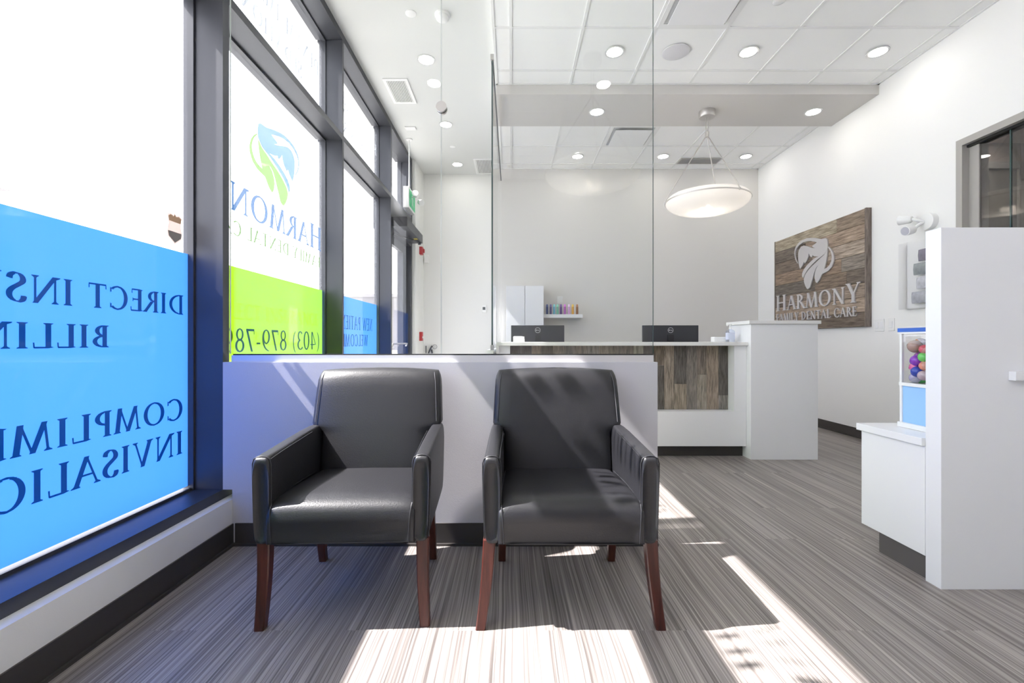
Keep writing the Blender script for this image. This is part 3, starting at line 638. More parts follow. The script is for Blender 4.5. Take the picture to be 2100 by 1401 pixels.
# ---------------------------------------------------------------- pendant lamps
def pendant(x, y, ztop, label, canopy=True):
    p = thing('pendant_lamp', (x, y, 2.597), label, 'pendant lamp'); z = 2.597; R = .437
    bm = bmesh.new(); lathe(bm, [(.086, 0), (.086, -.062), (.080, -.07), (.01, -.07)], x, y, ztop, 40); obj('canopy', bm, M['satin'], p, smooth=40)
    zj = min(ztop-.26, 3.325)
    bm = bmesh.new()
    for s in (-1, 1): tube(bm, [(x+s*.013, y, ztop-.07), (x+s*.011, y, zj)], .0045, 8)
    obj('stem_rod', bm, M['satin'], p, smooth=40)
    bm = bmesh.new(); lathe(bm, [(.020, 0), (.020, .055), (.012, .06)], x, y, zj-.02, 20); obj('stem_collar', bm, M['satin'], p, smooth=40)
    prof = [(.0, -.14), (.10, -.137), (.20, -.125), (.30, -.102), (.37, -.074), (.415, -.042), (.434, -.012), (R, .005), (.430, .030), (.405, .055), (.36, .070), (.28, .078), (.20, .080)]
    bm = bmesh.new(); seg = 64
    rings = [[(x+max(r, .002)*math.cos(2*PI*i/seg), y+max(r, .002)*math.sin(2*PI*i/seg), z+h) for i in range(seg)] for r, h in prof]
    loft(bm, rings, True); obj('glass_bowl', bm, M['opal'], p, smooth=60)
    bm = bmesh.new(); seg = 64
    rings = [[(x+r*math.cos(2*PI*i/seg), y+r*math.sin(2*PI*i/seg), z+h) for i in range(seg)] for r, h in ((R+.001, -.003), (R+.007, -.003), (R+.007, .009), (R+.001, .009), (R+.001, -.003))]
    loft(bm, rings, False); rim = obj('rim_band', bm, M['satin'], p, smooth=40)
    for a in (-70, 50, 170):
        a = math.radians(a); ex_, ey = x+(R+.008)*math.cos(a), y+(R+.008)*math.sin(a)
        bm = bmesh.new(); tube(bm, [(x+.01*math.cos(a), y+.01*math.sin(a), zj-.01), (x+.86*R*math.cos(a), y+.86*R*math.sin(a), z+.14), (x+.97*R*math.cos(a), y+.97*R*math.sin(a), z+.06), (ex_, ey, z+.003)], .006, 8)
        obj('strap', bm, M['satin'], p, smooth=40)
        bm = bmesh.new(); lathe(bm, [(.009, -.012), (.011, 0), (.009, .012)], ex_, ey, z+.003, 12); obj('strap_knuckle', bm, M['satin'], p, smooth=40)
    for a in (20, 140, 260):
        a = math.radians(a); bm = bmesh.new(); bmesh.ops.create_uvsphere(bm, u_segments=16, v_segments=10, radius=.028, matrix=Matrix.Translation((x+.05*math.cos(a), y+.05*math.sin(a), z-.085)))
        obj('light_bulb', bm, M['bulb'], p, smooth=60)
    return p
pendant(2.152, 5.03, 3.59, 'white glass dish pendant hung by three straps from the soffit')
pendant(.745, .59, ZT, 'white glass dish pendant above the camera, seen only reflected in the glass')

# ================================================================ RECEPTION DESK
def boards(bm, x0, x1, y0, y1, z0, z1, w, axis):
    """reclaimed boards: 'z' upright boards set side by side along x, 'y' level boards stacked in z and running along y"""
    lay = bm.loops.layers.color.new('board')
    def col(fs, dark=1):
        k = random.uniform(.62, 1.0)*dark; tint = random.uniform(0, .07); c = (k*(1+tint), k, k*(1-tint), 1)
        for f in fs:
            for l in f.loops: l[lay] = c
    if axis == 'z':
        x = x0
        while x < x1-.01:
            ww = min(w*random.uniform(.85, 1.15), x1-x); d_ = random.uniform(0, .004)
            cuts = [z0, z1]
            if random.random() < .45: cuts.insert(1, z0+(z1-z0)*random.uniform(.15, .85))
            for a, b in zip(cuts, cuts[1:]): col(box(bm, x+.0008, x+ww-.0008, y0+d_, y1, a+.0008, b-.0008))
            x += ww
    else:
        n = round((z1-z0)/w)
        for i in range(n):
            a, b = z0+(z1-z0)*i/n, z0+(z1-z0)*(i+1)/n; d_ = random.uniform(0, .004); cuts = [y0, y1]
            for _ in range(random.choice((0, 1, 1, 2))): cuts.append(random.uniform(y0+.15, y1-.15))
            cuts.sort()
            for c0, c1 in zip(cuts, cuts[1:]): col(box(bm, x0+d_, x1, c0+.001, c1-.001, a+.0018, b-.0018))
dk = thing('reception_desk', (1.0, 4.3, 0), 'white reception desk with grey reclaimed wood front panel', 'reception desk')
obj('countertop', B((-.143, 2.118, 4.09, 4.62, 1.012, 1.045)), M['offwhite'], dk, bevel=.003)
obj('end_panel', B((-.143, -.117, 4.09, 4.9, 0, 1.0115)), M['offwhite'], dk)
obj('lower_panel', B((-.117, 2.118, 4.12, 4.235, .103, .418)), M['white'], dk, bevel=.002)
obj('toe_kick', B((-.117, 2.118, 4.19, 4.22, 0, .1028)), M['base'], dk)
obj('pilaster', B((2.009, 2.118, 4.12, 4.26, .4182, 1.0115)), M['white'], dk)
obj('pilaster', B((-.117, -.018, 4.12, 4.26, .4182, 1.0115)), M['white'], dk)
bm = bmesh.new(); boards(bm, -.0175, 2.0085, 4.236, 4.26, .4185, 1.011, .105, 'z'); obj('wood_panel', bm, M['barn_v'], dk)
obj('backing_panel', B((-.117, 2.118, 4.262, 4.285, .0, 1.0115)), M['white'], dk)
obj('work_surface', B((-.11, 2.118, 4.6225, 5.1, .74, .765)), M['white'], dk)
for a in (-.11, 2.098): obj('inner_panel', B((a, a+.02, 4.63, 5.1, 0, .7395)), M['white'], dk)
tc_ = thing('tall_cabinet', (2.42, 4.25, 0), 'tall white end cabinet with pale top at the right end of the reception desk', 'cabinet')
obj('body', B((2.12, 2.716, 4.047, 4.45, 0, 1.205)), M['white'], tc_, bevel=.002)
obj('top_slab', B((2.098, 2.735, 4.03, 4.47, 1.2055, 1.236)), M['offwhite'], tc_, bevel=.002)

def monitor(x0, x1, ztop, y, rz, label):
    xc = (x0+x1)/2; m = thing('monitor', (xc, y, .766), label, 'monitor', 'computer monitors behind the desk'); m.rotation_euler.z = rz
    w = (x1-x0)/2; zt = ztop-.766
    obj('shell', B((-w, w, -.012, .012, zt-.335, zt)), M['monitor'], m, local=True, bevel=.004)
    obj('screen', B((-w+.01, w-.01, .0121, .0135, zt-.32, zt-.01)), M['black'], m, local=True)
    obj('neck', B((-.03, .03, -.03, -.0125, .01, zt-.1)), M['black'], m, local=True)
    obj('base', B((-.12, .12, -.08, .10, 0, .012)), M['black'], m, local=True, bevel=.004)
    bm = bmesh.new(); cz = zt-.052; R1, R2, k = .029, .0255, 40
    a = [[bm.verts.new((r*math.cos(2*PI*i/k), -.0135, cz+r*math.sin(2*PI*i/k))) for i in range(k)] for r in (R1, R2)]
    for i in range(k): bm.faces.new((a[0][i], a[0][(i+1) % k], a[1][(i+1) % k], a[1][i]))
    def bar(px, pz, w_, h_): 
        vs = [bm.verts.new((px+dx, -.0135, cz+pz+dz)) for dx, dz in ((0, 0), (w_, 0), (w_, h_), (0, h_))]; bm.faces.new(vs)
    # round badge with the four letters D E L L, the E tilted
    q = gR(0, .5, .62, .5, -90, 90, .18, .16)+[[(0, 0), (.18, 0), (.18, 1), (0, 1)]]
    flat(bm, fill(q, 12), lambda u, v: (-.0195+u*.013, -.0136, cz-.006+v*.012))
    ca, sa = math.cos(.6), math.sin(.6); 
    for r_ in ((0, 0, .0028, .011), (0, 0, .009, .0024), (0, .0043, .009, .0024), (0, .0086, .009, .0024)):
        vs = [bm.verts.new((-.0095+(px*ca-pz*sa), -.0137, cz-.0065+(px*sa+pz*ca))) for px, pz in ((r_[0], r_[1]), (r_[0]+r_[2], r_[1]), (r_[0]+r_[2], r_[1]+r_[3]), (r_[0], r_[1]+r_[3]))]; bm.faces.new(vs)
    for px in (.0025, .0115): bar(px, -.006, .0026, .012); bar(px, -.006, .0075, .0026)
    obj('logo', bm, pbr('silver_logo', (.7, .7, .72), .3), m, local=True)
monitor(-.01, .556, 1.222, 4.63+.22, math.radians(-1), 'black monitor at the left of the desk, behind a small white card holder')
monitor(1.385, 1.98, 1.222, 4.85, 0, 'black monitor at the right of the desk, beside the tall cabinet')
ch = thing('card_holder', (.07, 4.35, 1.045), 'small white card holder on the desk in front of the left monitor', 'card holder')
obj('tray', B((.012, .118, 4.30, 4.36, 1.045, 1.052), (.012, .118, 4.30, 4.303, 1.052, 1.075), (.012, .118, 4.357, 4.36, 1.052, 1.098)), M['white_plastic'], ch)
obj('card_stack', B((.018, .098, 4.3035, 4.355, 1.0525, 1.10)), pbr('card_paper', (.85, .85, .85), .8), ch)
tag(obj('tissue_box', B((1.90, 2.02, 4.28, 4.36, 1.0455, 1.093)), M['white_plastic'], bevel=.004), 'low white box on the desk left of the sanitizer bottle', 'box')
hs = thing('sanitizer_bottle', (2.05, 4.25, 1.045), 'clear pump bottle of hand sanitizer on the desk beside the tall cabinet', 'pump bottle')
M['gel'] = glassmat('clear_gel_bottle', (.86, .89, .96), gain=1.5)
bm = bmesh.new(); loft(bm, [[(2.035+a, 4.25+b, 1.0455+h) for a, b in sup(w, w*.62, 3, 24)] for w, h in ((.038, 0), (.040, .006), (.040, .095), (.034, .108), (.016, .116), (.012, .122))]); obj('bottle_body', bm, M['gel'], hs, smooth=40)
bm = bmesh.new(); loft(bm, [[(2.035+a, 4.25+b, 1.0455+h) for a, b in sup(.0405, .0258, 3, 24)] for h in (.022, .086)], False); obj('label_wrap', bm, pbr('bottle_label', (.62, .66, .80), .5), hs, smooth=40)
bm = bmesh.new(); lathe(bm, [(.013, .1225), (.013, .135), (.005, .137), (.005, .155), (.012, .156), (.010, .168)], 2.035, 4.25, 1.0455, 16); tube(bm, [(2.035, 4.25, 1.207), (2.015, 4.245, 1.208), (2.0, 4.24, 1.198)], .006, 8); obj('pump_head', bm, M['white_plastic'], hs, smooth=40)

# ---------------------------------------------------------------- things on the back wall
wc = thing('wall_cupboard', (.19, 6.8, .9), 'tall white two-door cupboard against the back wall behind the left monitor', 'cupboard')
obj('body', B((-.085, .462, 6.67, 6.979, 0, 1.862)), M['white'], wc)
obj('door', B((-.085, .1855, 6.65, 6.669, .08, 1.862)), M['white'], wc, bevel=.0015)
obj('door', B((.1915, .462, 6.65, 6.669, .08, 1.862)), M['white'], wc, bevel=.0015)
tag(obj('floating_shelf', B((.4635, 1.047, 6.75, 6.979, 1.401, 1.454)), M['white'], bevel=.002), 'white floating shelf on the back wall holding a row of coloured tumblers', 'shelf')
ol = thing('power_outlet', (.71, 6.975, 1.61), 'white wall outlet on the back wall above the coloured tumblers', 'outlet')
obj('cover_plate', B((.694, .773, 6.974, 6.98, 1.625, 1.742)), M['white_plastic'], ol, bevel=.002)
obj('socket', B((.717, .75, 6.9725, 6.9738, 1.635, 1.672), (.717, .75, 6.9725, 6.9738, 1.692, 1.729)), M['grid'], ol)
cols = [('navy', (.035, .06, .20), 1122), ('slate purple', (.12, .10, .26), 1129.4), ('light blue', (.22, .55, .75), 1136.5), ('mint green', (.22, .55, .40), 1143.3), ('dark purple', (.13, .06, .24), 1150.4), ('magenta', (.50, .13, .48), 1158.3), ('pale pink', (.72, .42, .70), 1167), ('amber', (.75, .40, .06), 1174.6), ('brown', (.30, .13, .05), 1183.5)]
for i, (n_, c, px) in enumerate(cols):
    y = 6.84; x = (px-1050)*y/F
    b = thing('tumbler', (x, y, 1.4545), '%s slim bottle standing on the floating shelf' % n_, 'bottle', 'coloured bottles on the floating shelf')
    m = pbr('tumbler_%s' % n_.replace(' ', '_'), c, .3, metal=.2)
    bm = bmesh.new(); lathe(bm, [(.0165, 0), (.018, .003), (.018, .115)], x, y, 1.4545, 20); obj('bottle_body', bm, m, b, smooth=40)
    bm = bmesh.new(); lathe(bm, [(.0165, .116), (.0155, .135), (.0125, .150), (.008, .154)], x, y, 1.4545, 20); obj('cap', bm, pbr('cap_%s' % n_.replace(' ', '_'), tuple(min(1, k*1.7+.03) for k in c), .3), b, smooth=40)

# ================================================================ SIGN ON THE RIGHT WALL
sn = thing('wood_sign', (3.741, 5.6, 1.208), 'large reclaimed wood wall sign with raised grey logo and lettering', 'sign')
bm = bmesh.new(); boards(bm, 3.712, 3.742, 4.80, 6.43, 1.208, 2.452, .155, 'y')
obj('board_face', bm, M['barn_h'], sn)
bm = bmesh.new(); lay = bm.loops.layers.color.new('board')
for s in ((3.712, 3.769, 4.778, 4.799, 1.208, 2.455), (3.712, 3.769, 6.431, 6.45, 1.208, 2.455), (3.744, 3.769, 4.80, 6.43, 1.208, 2.452)):
    for f in box(bm, *s):
        for l in f.loops: l[lay] = (.8, .77, .75, 1)
obj('side_boards', bm, grain('reclaimed_side', (.12, .10, .09), (.55, .50, .46), 5, (9, 9, .9), .85, True), sn)
def sign_line(txt, cap, width, z, th, small=None):
    """one raised letter per part"""
    x = 0; pos = []
    for i, ch in enumerate(txt):
        k = small[i] if small else 1; w, P = glyph(ch); pos.append((x, k, P)); x += (w+.06)*k
    sx = width/(x-.06*k)
    for x, k, P in pos:
        if not P: continue
        q = [[((x+px*k)*sx, py*k*cap) for px, py in r] for r in fill(P, 40)]
        bm = bmesh.new(); solid(bm, q, lambda u, v: (3.711, 6.385-u, z+v), (-th, 0, 0)); bmesh.ops.remove_doubles(bm, verts=bm.verts, dist=1e-5); obj('letter', bm, M['sign_grey'], sn)
sign_line('HARMONY', .215, 1.545, 1.472, .014, SM); sign_line('FAMILY DENTAL CARE', .105, 1.49, 1.325, .012)
bm = bmesh.new()
for P in (LOGO_B, LOGO_G): solid(bm, fill([P], 90), lambda u, v: (3.711, _y1-u*(_y1-_y0), _z0+v*(_z1-_z0)), (-.014, 0, 0))
solid(bm, fill([[(.845, .795), (.86, .70), (.79, .63), (.765, .67)]], 10), lambda u, v: (3.711, _y1-u*(_y1-_y0), _z0+v*(_z1-_z0)), (-.0135, 0, 0))
obj('logo_mark', bm, M['sign_grey'], sn)
def switch(y0, y1, n, label):
    s = thing('light_switch', (XR, (y0+y1)/2, 1.155), label, 'light switch')
    obj('cover_plate', B((XR-.007, XR-.0005, y0, y1, 1.155, 1.28)), M['white_plastic'], s, bevel=.002)
    for i in range(n):
        c = y0+(y1-y0)*(i+.5)/n; obj('rocker', B((XR-.011, XR-.0072, c-.017, c+.017, 1.185, 1.25)), M['white'], s, bevel=.001)
switch(4.614, 4.733, 2, 'double light switch on the right wall, next to the wooden sign')
switch(4.49, 4.563, 1, 'single light switch on the right wall, nearer the capsule machine')
el = thing('emergency_light', (XR-.03, 4.1, 2.08), 'white twin-head emergency light high on the right wall', 'emergency light')
bm = bmesh.new(); disc_x(bm, XR-.05, XR-.0005, 4.1, 2.13, .075, 28); obj('wall_base', bm, M['white_plastic'], el, smooth=40, bevel=0)
for (yy, zz, dd, nm) in ((4.19, 2.17, (-.35, .85, .1), 'lamp_head'), (4.17, 2.07, (-.6, -.1, -.12), 'lamp_head')):
    bm = bmesh.new(); tube(bm, [(XR-.05, 4.12, 2.13), (XR-.09, 4.14, (2.13+zz)/2), (XR-.11, yy-.02, zz)], .014, 10)
    lamp_head(bm, (XR-.11, yy-.02, zz), dd, .045, .10); h_ = obj(nm, bm, M['white_plastic'], el, smooth=40)
    d_ = Vector(dd).normalized(); p_ = Vector((XR-.11, yy-.02, zz))+d_*.1005
    bm = bmesh.new(); tube(bm, [p_, p_+d_*.002], .037, 20); obj('lamp_lens', bm, pbr('lens_grey', (.5, .5, .56), .15), h_)
ah = thing('wall_holder', (XR-.05, 4.2, 1.352), 'clear acrylic holder of packets on the right wall beside the tall white divider', 'holder')
M['acrylic'] = glassmat('clear_acrylic', (.985, .985, .99), gain=1.0)
obj('back_plate', B((XR-.004, XR-.0005, 3.93, 4.35, 1.352, 1.985)), M['white_plastic'], ah)
obj('front_pane', B((XR-.085, XR-.081, 3.93, 4.35, 1.352, 1.975)), M['acrylic'], ah)
obj('side_pane', B((XR-.081, XR-.004, 4.346, 4.35, 1.352, 1.975), (XR-.081, XR-.004, 3.93, 3.934, 1.352, 1.975), (XR-.081, XR-.004, 3.934, 4.346, 1.352, 1.356)), M['acrylic'], ah)
for i, (yy, zz, c) in enumerate(((4.17, 1.40, (.45, .46, .50)), (4.12, 1.53, (.60, .60, .64)), (4.15, 1.66, (.30, .33, .33)), (4.10, 1.78, (.22, .20, .26)))):
    bm = bmesh.new()
    loft(bm, [[(XR-.044+a*(1-.5*abs(k)), yy+b, zz+.055+k*.055) for a, b in sup(.026, .075, 3, 20)] for k in (-.95, -.6, 0, .6, .95)])
    tag(obj('packet', bm, pbr('packet_wrap_%d' % i, c, .25, noise=.5, nscale=25), smooth=50), ['crumpled grey packet at the bottom of the acrylic holder', 'pale packet second from the bottom in the acrylic holder', 'dark greenish packet second from the top in the acrylic holder', 'dark packet at the top of the acrylic holder'][i], 'packet')

# ---------------------------------------------------------------- glazed opening in the right wall and the corridor behind it
o_ = thing('window_7', (XR, 3.1, 0), None, None, kind='structure')
obj('window_frame', B((XR-.02, XR+.14, 3.80, 3.853, 0, 2.74), (XR-.02, XR+.14, 2.3, 2.35, 0, 2.74), (XR-.02, XR+.14, 2.35, 3.80, 2.685, 2.74)), M['taupe'], o_)
obj('track', B((XR+.02, XR+.10, 2.35, 3.80, 2.665, 2.685)), M['seal'], o_)
obj('inner_jamb', B((XR+.04, XR+.12, 3.72, 3.80, 0, 2.665)), M['taupe'], o_)
obj('glass_pane', B((XR+.05, XR+.058, 3.43, 3.72, .01, 2.665)), M['smoke'], o_)
obj('glass_pane', B((XR+.03, XR+.038, 2.35, 3.47, .01, 2.665)), M['smoke'], o_)
obj('pane_edge', B((XR+.028, XR+.040, 3.47, 3.48, .01, 2.665)), M['edge'], o_)
struct('wall_corridor', B((XR+.12, 6.1, 4.9, 5.0, 0, 3.18), (6.1, 6.2, YF, 5.0, 0, 3.18)), M['corridor'])
struct('ceiling_corridor', B((XR+.12, 6.2, YF, 5.0, 3.18, 3.28)), M['corridor'])
cd = thing('door_2', (5.15, 4.89, 0), None, None, kind='structure')
obj('door_leaf', B((4.92, 5.38, 4.86, 4.895, 0, 2.88)), M['door_taupe'], cd)
obj('door_frame', B((4.84, 4.915, 4.84, 4.899, 0, 2.96), (5.385, 5.45, 4.84, 4.899, 0, 2.96), (4.915, 5.385, 4.84, 4.899, 2.89, 2.96)), M['taupe'], cd)

# ================================================================ RIGHT FOREGROUND
tag(obj('white_divider', B((1.8155, 3.2, 1.929, 2.002, 0, 1.533)), M['white'], bevel=.0015), 'tall plain white divider panel at the right edge, standing on the floor', 'divider panel')
tag(obj('side_ledge', B((2.10, 3.2, 1.900, 1.9285, .886, .924)), M['white'], bevel=.0015), 'small white ledge fixed to the front of the white divider at the right edge', 'ledge')
sc_ = thing('low_cabinet', (2.1, 2.18, 0), 'low white cabinet behind the white divider, carrying the capsule machine', 'cabinet')
obj('body', B((1.8155, 2.9, 2.004, 2.369, .107, .590)), M['white'], sc_, bevel=.0015)
obj('top_slab', B((1.80, 2.9, 2.004, 2.385, .5905, .625)), M['white'], sc_, bevel=.0015)
obj('toe_kick', B((1.834, 2.88, 2.02, 2.277, 0, .1068)), pbr('toe_kick_taupe', (.11, .10, .095), .4), sc_)

# toy capsule machine
cx0, cx1, cy0, cy1, z0 = 1.937, 2.19, 2.02, 2.278, .6255
cm = thing('capsule_machine', ((cx0+cx1)/2, (cy0+cy1)/2, z0), 'toy capsule vending machine with light blue body and clear window on the low cabinet', 'vending machine')
obj('machine_base', B((cx0-.008, cx1+.008, cy0-.008, cy1+.008, z0, z0+.025)), M['white_plastic'], cm, bevel=.003)
obj('lower_body', B((cx0+.006, cx1-.006, cy0+.006, cy1-.006, z0+.0252, z0+.205)), M['sky_blue'], cm)
w_ = .012
for a in (cx0, cx1-w_):
    for b in (cy0, cy1-w_): obj('corner_post', B((a, a+w_, b, b+w_, z0+.0252, z0+.462)), M['white_plastic'], cm)
obj('middle_rail', B((cx0-.003, cx1+.003, cy0-.003, cy0+w_, z0+.206, z0+.222), (cx0-.003, cx1+.003, cy1-w_, cy1+.003, z0+.206, z0+.222), (cx0-.003, cx0+w_, cy0+w_, cy1-w_, z0+.206, z0+.222), (cx1-w_, cx1+.003, cy0+w_, cy1-w_, z0+.206, z0+.222), (cx0+w_, cx1-w_, cy0+w_, cy1-w_, z0+.206, z0+.212)), M['white_plastic'], cm)
obj('clear_window', B((cx0+.002, cx0+.004, cy0+w_, cy1-w_, z0+.223, z0+.458), (cx0+w_, cx1-w_, cy1-.004, cy1-.002, z0+.223, z0+.458)), M['acrylic'], cm)
obj('display_card', B((cx0+.125, cx0+.128, cy0+.01, cy1-.03, z0+.223, z0+.456)), pbr('card_blue', (.06, .20, .36), .6, noise=.3, nscale=30), cm)
obj('lid', B((cx0-.006, cx1+.006, cy0-.006, cy1+.006, z0+.4715, z0+.49)), M['royal'], cm)
obj('lid_rim', B((cx0-.004, cx1+.004, cy0-.004, cy1+.004, z0+.4622, z0+.471)), M['white_plastic'], cm)
obj('lid_top', B((cx0-.008, cx1+.008, cy0-.008, cy1+.008, z0+.4905, z0+.495)), M['steel'], cm)
def capsule(px, py, c1, c2, r, label, xo=.0):
    """px,py: where the ball shows in the photograph, placed against the machine's window"""
    x = cx0+.008+r+xo; y = F*x/(px-1050); z = CZ-(py-700)*y/F
    y = min(max(y, cy0+w_+r*.7), cy1-w_-r); z = max(z, z0+.214+r)
    c = thing('toy_capsule', (x, y, z-r), label, 'toy capsule', 'toy capsules in the machine')
    ax = Vector((-.3, random.uniform(-1, 1), random.uniform(-1, 1))).normalized(); rot = ax.to_track_quat('Z', 'Y').to_matrix().to_4x4()
    for nm, col, s in (('upper_half', c1, 1), ('lower_half', c2, -1)):
        bm = bmesh.new(); k = 24; prof = [(r*math.cos(a*PI/2/8), s*r*math.sin(a*PI/2/8)) for a in range(8)]+[(r*.04, s*r)]
        prof = [(r*1.03, -s*.002), (r*1.03, s*.003)]+prof if s > 0 else prof
        lathe(bm, prof, 0, 0, 0, k); bm.transform(Matrix.Translation((x, y, z)) @ rot)
        obj(nm, bm, pbr(nm+'_'+label.split()[0], col, .15, coat=.4), c, smooth=50)
caps = [(1870, 710, (.42, .27, .22), (.55, .42, .38), .031, 'brown capsule at the top left of the machine window', 0),
 (1888, 704, (.85, .30, .04), (.75, .72, .80), .026, 'orange and white capsule at the top of the machine window', .035),
 (1896, 716, (.75, .12, .16), (.8, .3, .3), .022, 'red capsule at the top right of the machine window', .0),
 (1866, 731, (.55, .18, .62), (.62, .35, .70), .027, 'lilac capsule at the left of the machine window', .035),
 (1880, 739, (.28, .05, .55), (.30, .08, .62), .027, 'purple capsule in the middle of the machine window', 0),
 (1895, 732, (.20, .72, .16), (.25, .8, .2), .024, 'lime green capsule at the right of the machine window', .0),
 (1864, 752, (.80, .15, .38), (.60, .55, .50), .026, 'pink capsule at the lower left of the machine window', .012),
 (1881, 762, (.03, .07, .45), (.04, .09, .5), .026, 'dark blue capsule low in the middle of the machine window', 0),
 (1896, 750, (.85, .32, .22), (.8, .4, .3), .022, 'coral capsule at the right edge of the machine window', .0),
 (1863, 773, (.45, .42, .60), (.6, .58, .7), .025, 'clear violet capsule at the bottom left of the machine window', .012),
 (1874, 774, (.10, .55, .12), (.15, .62, .2), .025, 'green capsule at the bottom of the machine window', .045),
 (1894, 770, (.55, .42, .46), (.6, .5, .52), .024, 'smoky clear capsule at the bottom right of the machine window', .0)]
for c in caps: capsule(*c)

# ================================================================ ARMCHAIRS
def armchair(loc, rz, ft, fb, label):
    """ft, fb: half distance of the front legs at the seat and at the floor"""
    c = thing('armchair', loc, label, 'armchair', 'black leather armchairs against the divider wall'); c.rotation_euler.z = rz
    L = M['leather']
    # seat cushion: sections across, from front to back, the front edge rolled over
    S = [(-.318, .375, .215, 3.2), (-.324, .395, .25, 5), (-.325, .41, .257, 6), (-.322, .433, .262, 7), (-.314, .450, .264, 8), (-.300, .462, .265, 9), (-.275, .470, .265, 10), (-.23, .474, .264, 10), (-.15, .474, .262, 10), (-.05, .471, .258, 10), (.06, .466, .252, 10), (.15, .462, .248, 10)]
    bm = bmesh.new(); rings = []
    for y, zt, hw, n in S:
        zb = .318 if y > -.32 else .325; zc, hh = (zt+zb)/2, (zt-zb)/2
        rings.append([(a, y, zc+b+(.006*(1-(a/hw)**2) if b > 0 and y > -.3 else 0)) for (a, b) in [(p if p[1] > 0 else (math.copysign(min(hw, abs(p[0])*1.06), p[0]), -hh if abs(p[1]) > hh*.35 else p[1])) for p in sup(hw, hh, n, 64)]])
    loft(bm, rings); seat = obj('seat', bm, L, c, local=True, smooth=60)
    for s in (-1, 1):
        bm = bmesh.new(); tube(bm, [(s*.243, -.3275, .325), (s*.247, -.3265, .40), (s*.251, -.318, .442), (s*.254, -.298, .4615), (s*.2555, -.26, .4685), (s*.252, -.1, .471), (s*.245, .1, .465)], .0022, 6); obj('piping', bm, M['seam'], seat, local=True, smooth=60)
    # backrest: sections by height; narrow between the arms, full width above them
    def fy(z): return .135+.105*max(0, (z-.40)/.51)**1.15            # front face leans back
    zs = [.33, .40, .50, .58, .615, .632, .645, .655, .665, .68, .72, .78, .83, .865, .885, .897, .905, .909]
    bm = bmesh.new(); rings = []
    for z in zs:
        u = min(max((z-.618)/.045, 0), 1); u = u*u*(3-2*u)
        hw = .252+(.305-.252)*u; th = .050+.006*u
        e = max(0, (z-.83)/.08); hw -= .014*e**3+.0*e; hw -= .012*max(0, (z-.66)/.25); k = math.sqrt(max(.05, 1-e**2.5*.93)); th2 = th*k
        yc = fy(z)+th; n = 6
        rings.append([(a, yc+b*1.0-(.010*(1-min(1, abs(a)/hw)**2.2) if b < 0 else 0), z+(.012*(1-(a/hw)**2) if z > .80 else 0)*min(1, max(0, (z-.80)/.08))) for a, b in sup(hw, th2, n, 72)])
    loft(bm, rings); back = obj('backrest', bm, L, c, local=True, smooth=60)
    for s in (-1, 1):
        bm = bmesh.new(); pts = []
        for z in (.672, .70, .74, .78, .82, .86, .885, .899):
            e = max(0, (z-.83)/.08); pts.append((s*(.283-.012*(z-.66)/.25-.010*e**2), fy(z)+.056-.056*math.sqrt(max(.05, 1-e**2.5*.93))+.001, z))
        tube(bm, pts, .0017, 6); obj('piping', bm, M['stitch'], back, local=True, smooth=60)
    # arms
    for s in (-1, 1):
        bm = bmesh.new(); rings = []
        #      y,    top z, bottom z, half width, exponent
        A = [(-.302, .585, .345, .020, 3), (-.309, .605, .330, .027, 3.6), (-.311, .618, .322, .0305, 4.2), (-.307, .627, .319, .0325, 5), (-.298, .632, .318, .034, 5.5), (-.27, .635, .318, .0345, 5.5), (-.18, .640, .318, .0345, 5.5), (-.06, .648, .318, .0345, 5.5), (.06, .655, .318, .034, 5.5), (.16, .658, .318, .033, 5.5), (.24, .655, .318, .032, 5.5)]
        for y, zt, zb, hw, n in A:
            cx = s*(.288-.004*(y+.3)/.5); zc, hh = (zt+zb)/2, (zt-zb)/2; r = []
            for a, b in sup(1, 1, n, 48):
                if b > 0: a2, b2 = sup_round(a, b)
                else: a2, b2 = a, b
                w2 = hw*(1-.12*(1-(b2+1)/2)); r.append((cx+a2*w2-s*.004*(1-(b2+1)/2), y, zc+b2*hh))
            rings.append(r)
        loft(bm, rings); arm = obj('arm', bm, L, c, local=True, smooth=60)
        bm = bmesh.new(); y = -.300; pts = []
        for a, b in [(-1.0, -.9), (-1.01, -.4), (-1.01, .2), (-1.01, .6), (-.99, .84), (-.82, .95), (-.4, 1.0), (0, 1.012), (.4, 1.0), (.82, .95), (.99, .84), (1.01, .6), (1.01, .2), (1.01, -.4), (1.0, -.9)]:
            w2 = .0338*(1-.12*(1-(b+1)/2)); pts.append((s*.288+a*w2-s*.004*(1-(b+1)/2), y, .475+b*.1572))
        tube(bm, pts, .0023, 6); obj('piping', bm, M['seam'], arm, local=True, smooth=60)
        bm = bmesh.new(); tube(bm, [(s*.288-s*.030, -.295, .622), (s*.288-s*.030, -.18, .631), (s*.285-s*.030, -.06, .639), (s*.284-s*.030, .08, .647)], .0018, 6); obj('top_seam', bm, M['seam'], arm, local=True, smooth=60)
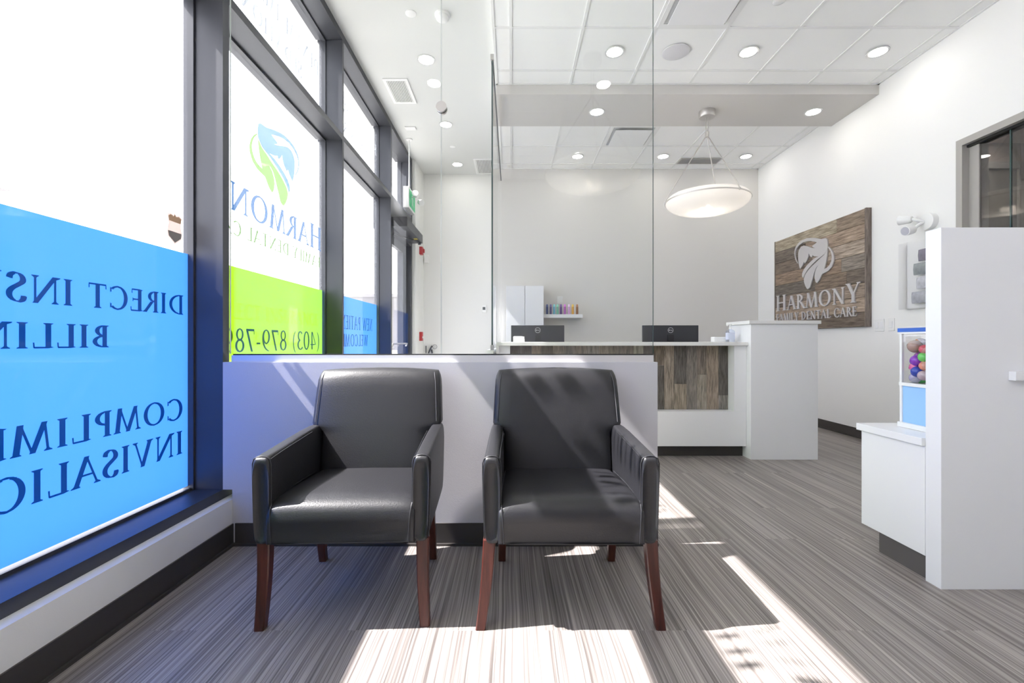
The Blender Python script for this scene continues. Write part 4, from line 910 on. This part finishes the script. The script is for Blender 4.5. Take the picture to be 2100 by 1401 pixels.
    # legs, square and slightly tapered, the front pair swept outward
    def leg(x0, y0, x1, y1, w0, w1, bow):
        bm = bmesh.new(); rings = []
        for i in range(9):
            u = i/8; x = x0+(x1-x0)*u; y = y0+(y1-y0)*u**1.3
            x -= math.copysign(bow, x0)*math.sin(PI*u); w = (w0+(w1-w0)*u)/2; b_ = .004
            z = .322*(1-u)
            rings.append([(x+p*w, y+q*w, z) for p, q in ((-1+b_/w, -1), (1-b_/w, -1), (1, -1+b_/w), (1, 1-b_/w), (1-b_/w, 1), (-1+b_/w, 1), (-1, 1-b_/w), (-1, -1+b_/w))])
        loft(bm, rings); obj('leg', bm, M['mahogany'], c, local=True, smooth=25)
    for s in (-1, 1):
        leg(s*ft, -.268, s*fb, -.285, .046, .036, .004); leg(s*.255, .165, s*.262, .235, .042, .034, 0)
    return c
def sup_round(a, b):
    """the arm's top is rounder than its foot"""
    m_ = max(abs(a), abs(b)); e = .5*max(0, b)
    l = math.hypot(a, b); k = (1-e)+e*min(1, 1.0/l)*1.0
    return a*(1-e*.0) if abs(a) < .6 else a*(1-.22*e*max(0, b-.5)), b*1.0
armchair((-.633, 1.965, 0), math.radians(2.5), .289, .299, 'black leather armchair nearest the storefront window')
armchair((.214, 1.957, 0), 0, .297, .329, 'black leather armchair nearer the reception, dappled with shadow')

# ================================================================ OUTSIDE
tag(obj('pavement', B((-90, XG-.13, -70, 90, -.16, -.12)), M['pavement']), kind='structure')
hb = thing('grey_building', (-24, 62, -.12), 'low grey building far outside, seen above the blue film', 'building')
obj('wall', B((-40, -13, 60, 70, -.12, 6.9)), M['siding'], hb)
obj('parapet', B((-40.2, -12.8, 59.8, 70.2, 6.9, 7.3)), M['roof'], hb)
hs_ = thing('house', (-38, 25, -.12), 'house with a grey gabled roof far outside at the left edge', 'house')
obj('wall', B((-46, -33.4, 20, 29, -.12, 10.8)), pbr('pale_stucco', (.8, .8, .8), .9), hs_)
bm = bmesh.new(); v = [bm.verts.new(p) for p in ((-46.5, 19.4, 10.81), (-32.4, 19.4, 10.81), (-32.4, 29.6, 10.81), (-46.5, 29.6, 10.81), (-40, 19.4, 14), (-40, 29.6, 14))]
for f in ((0, 1, 4), (1, 2, 5, 4), (2, 3, 5), (3, 0, 4, 5), (0, 3, 2, 1)): bm.faces.new([v[i] for i in f])
obj('roof', bm, M['roof'], hs_)
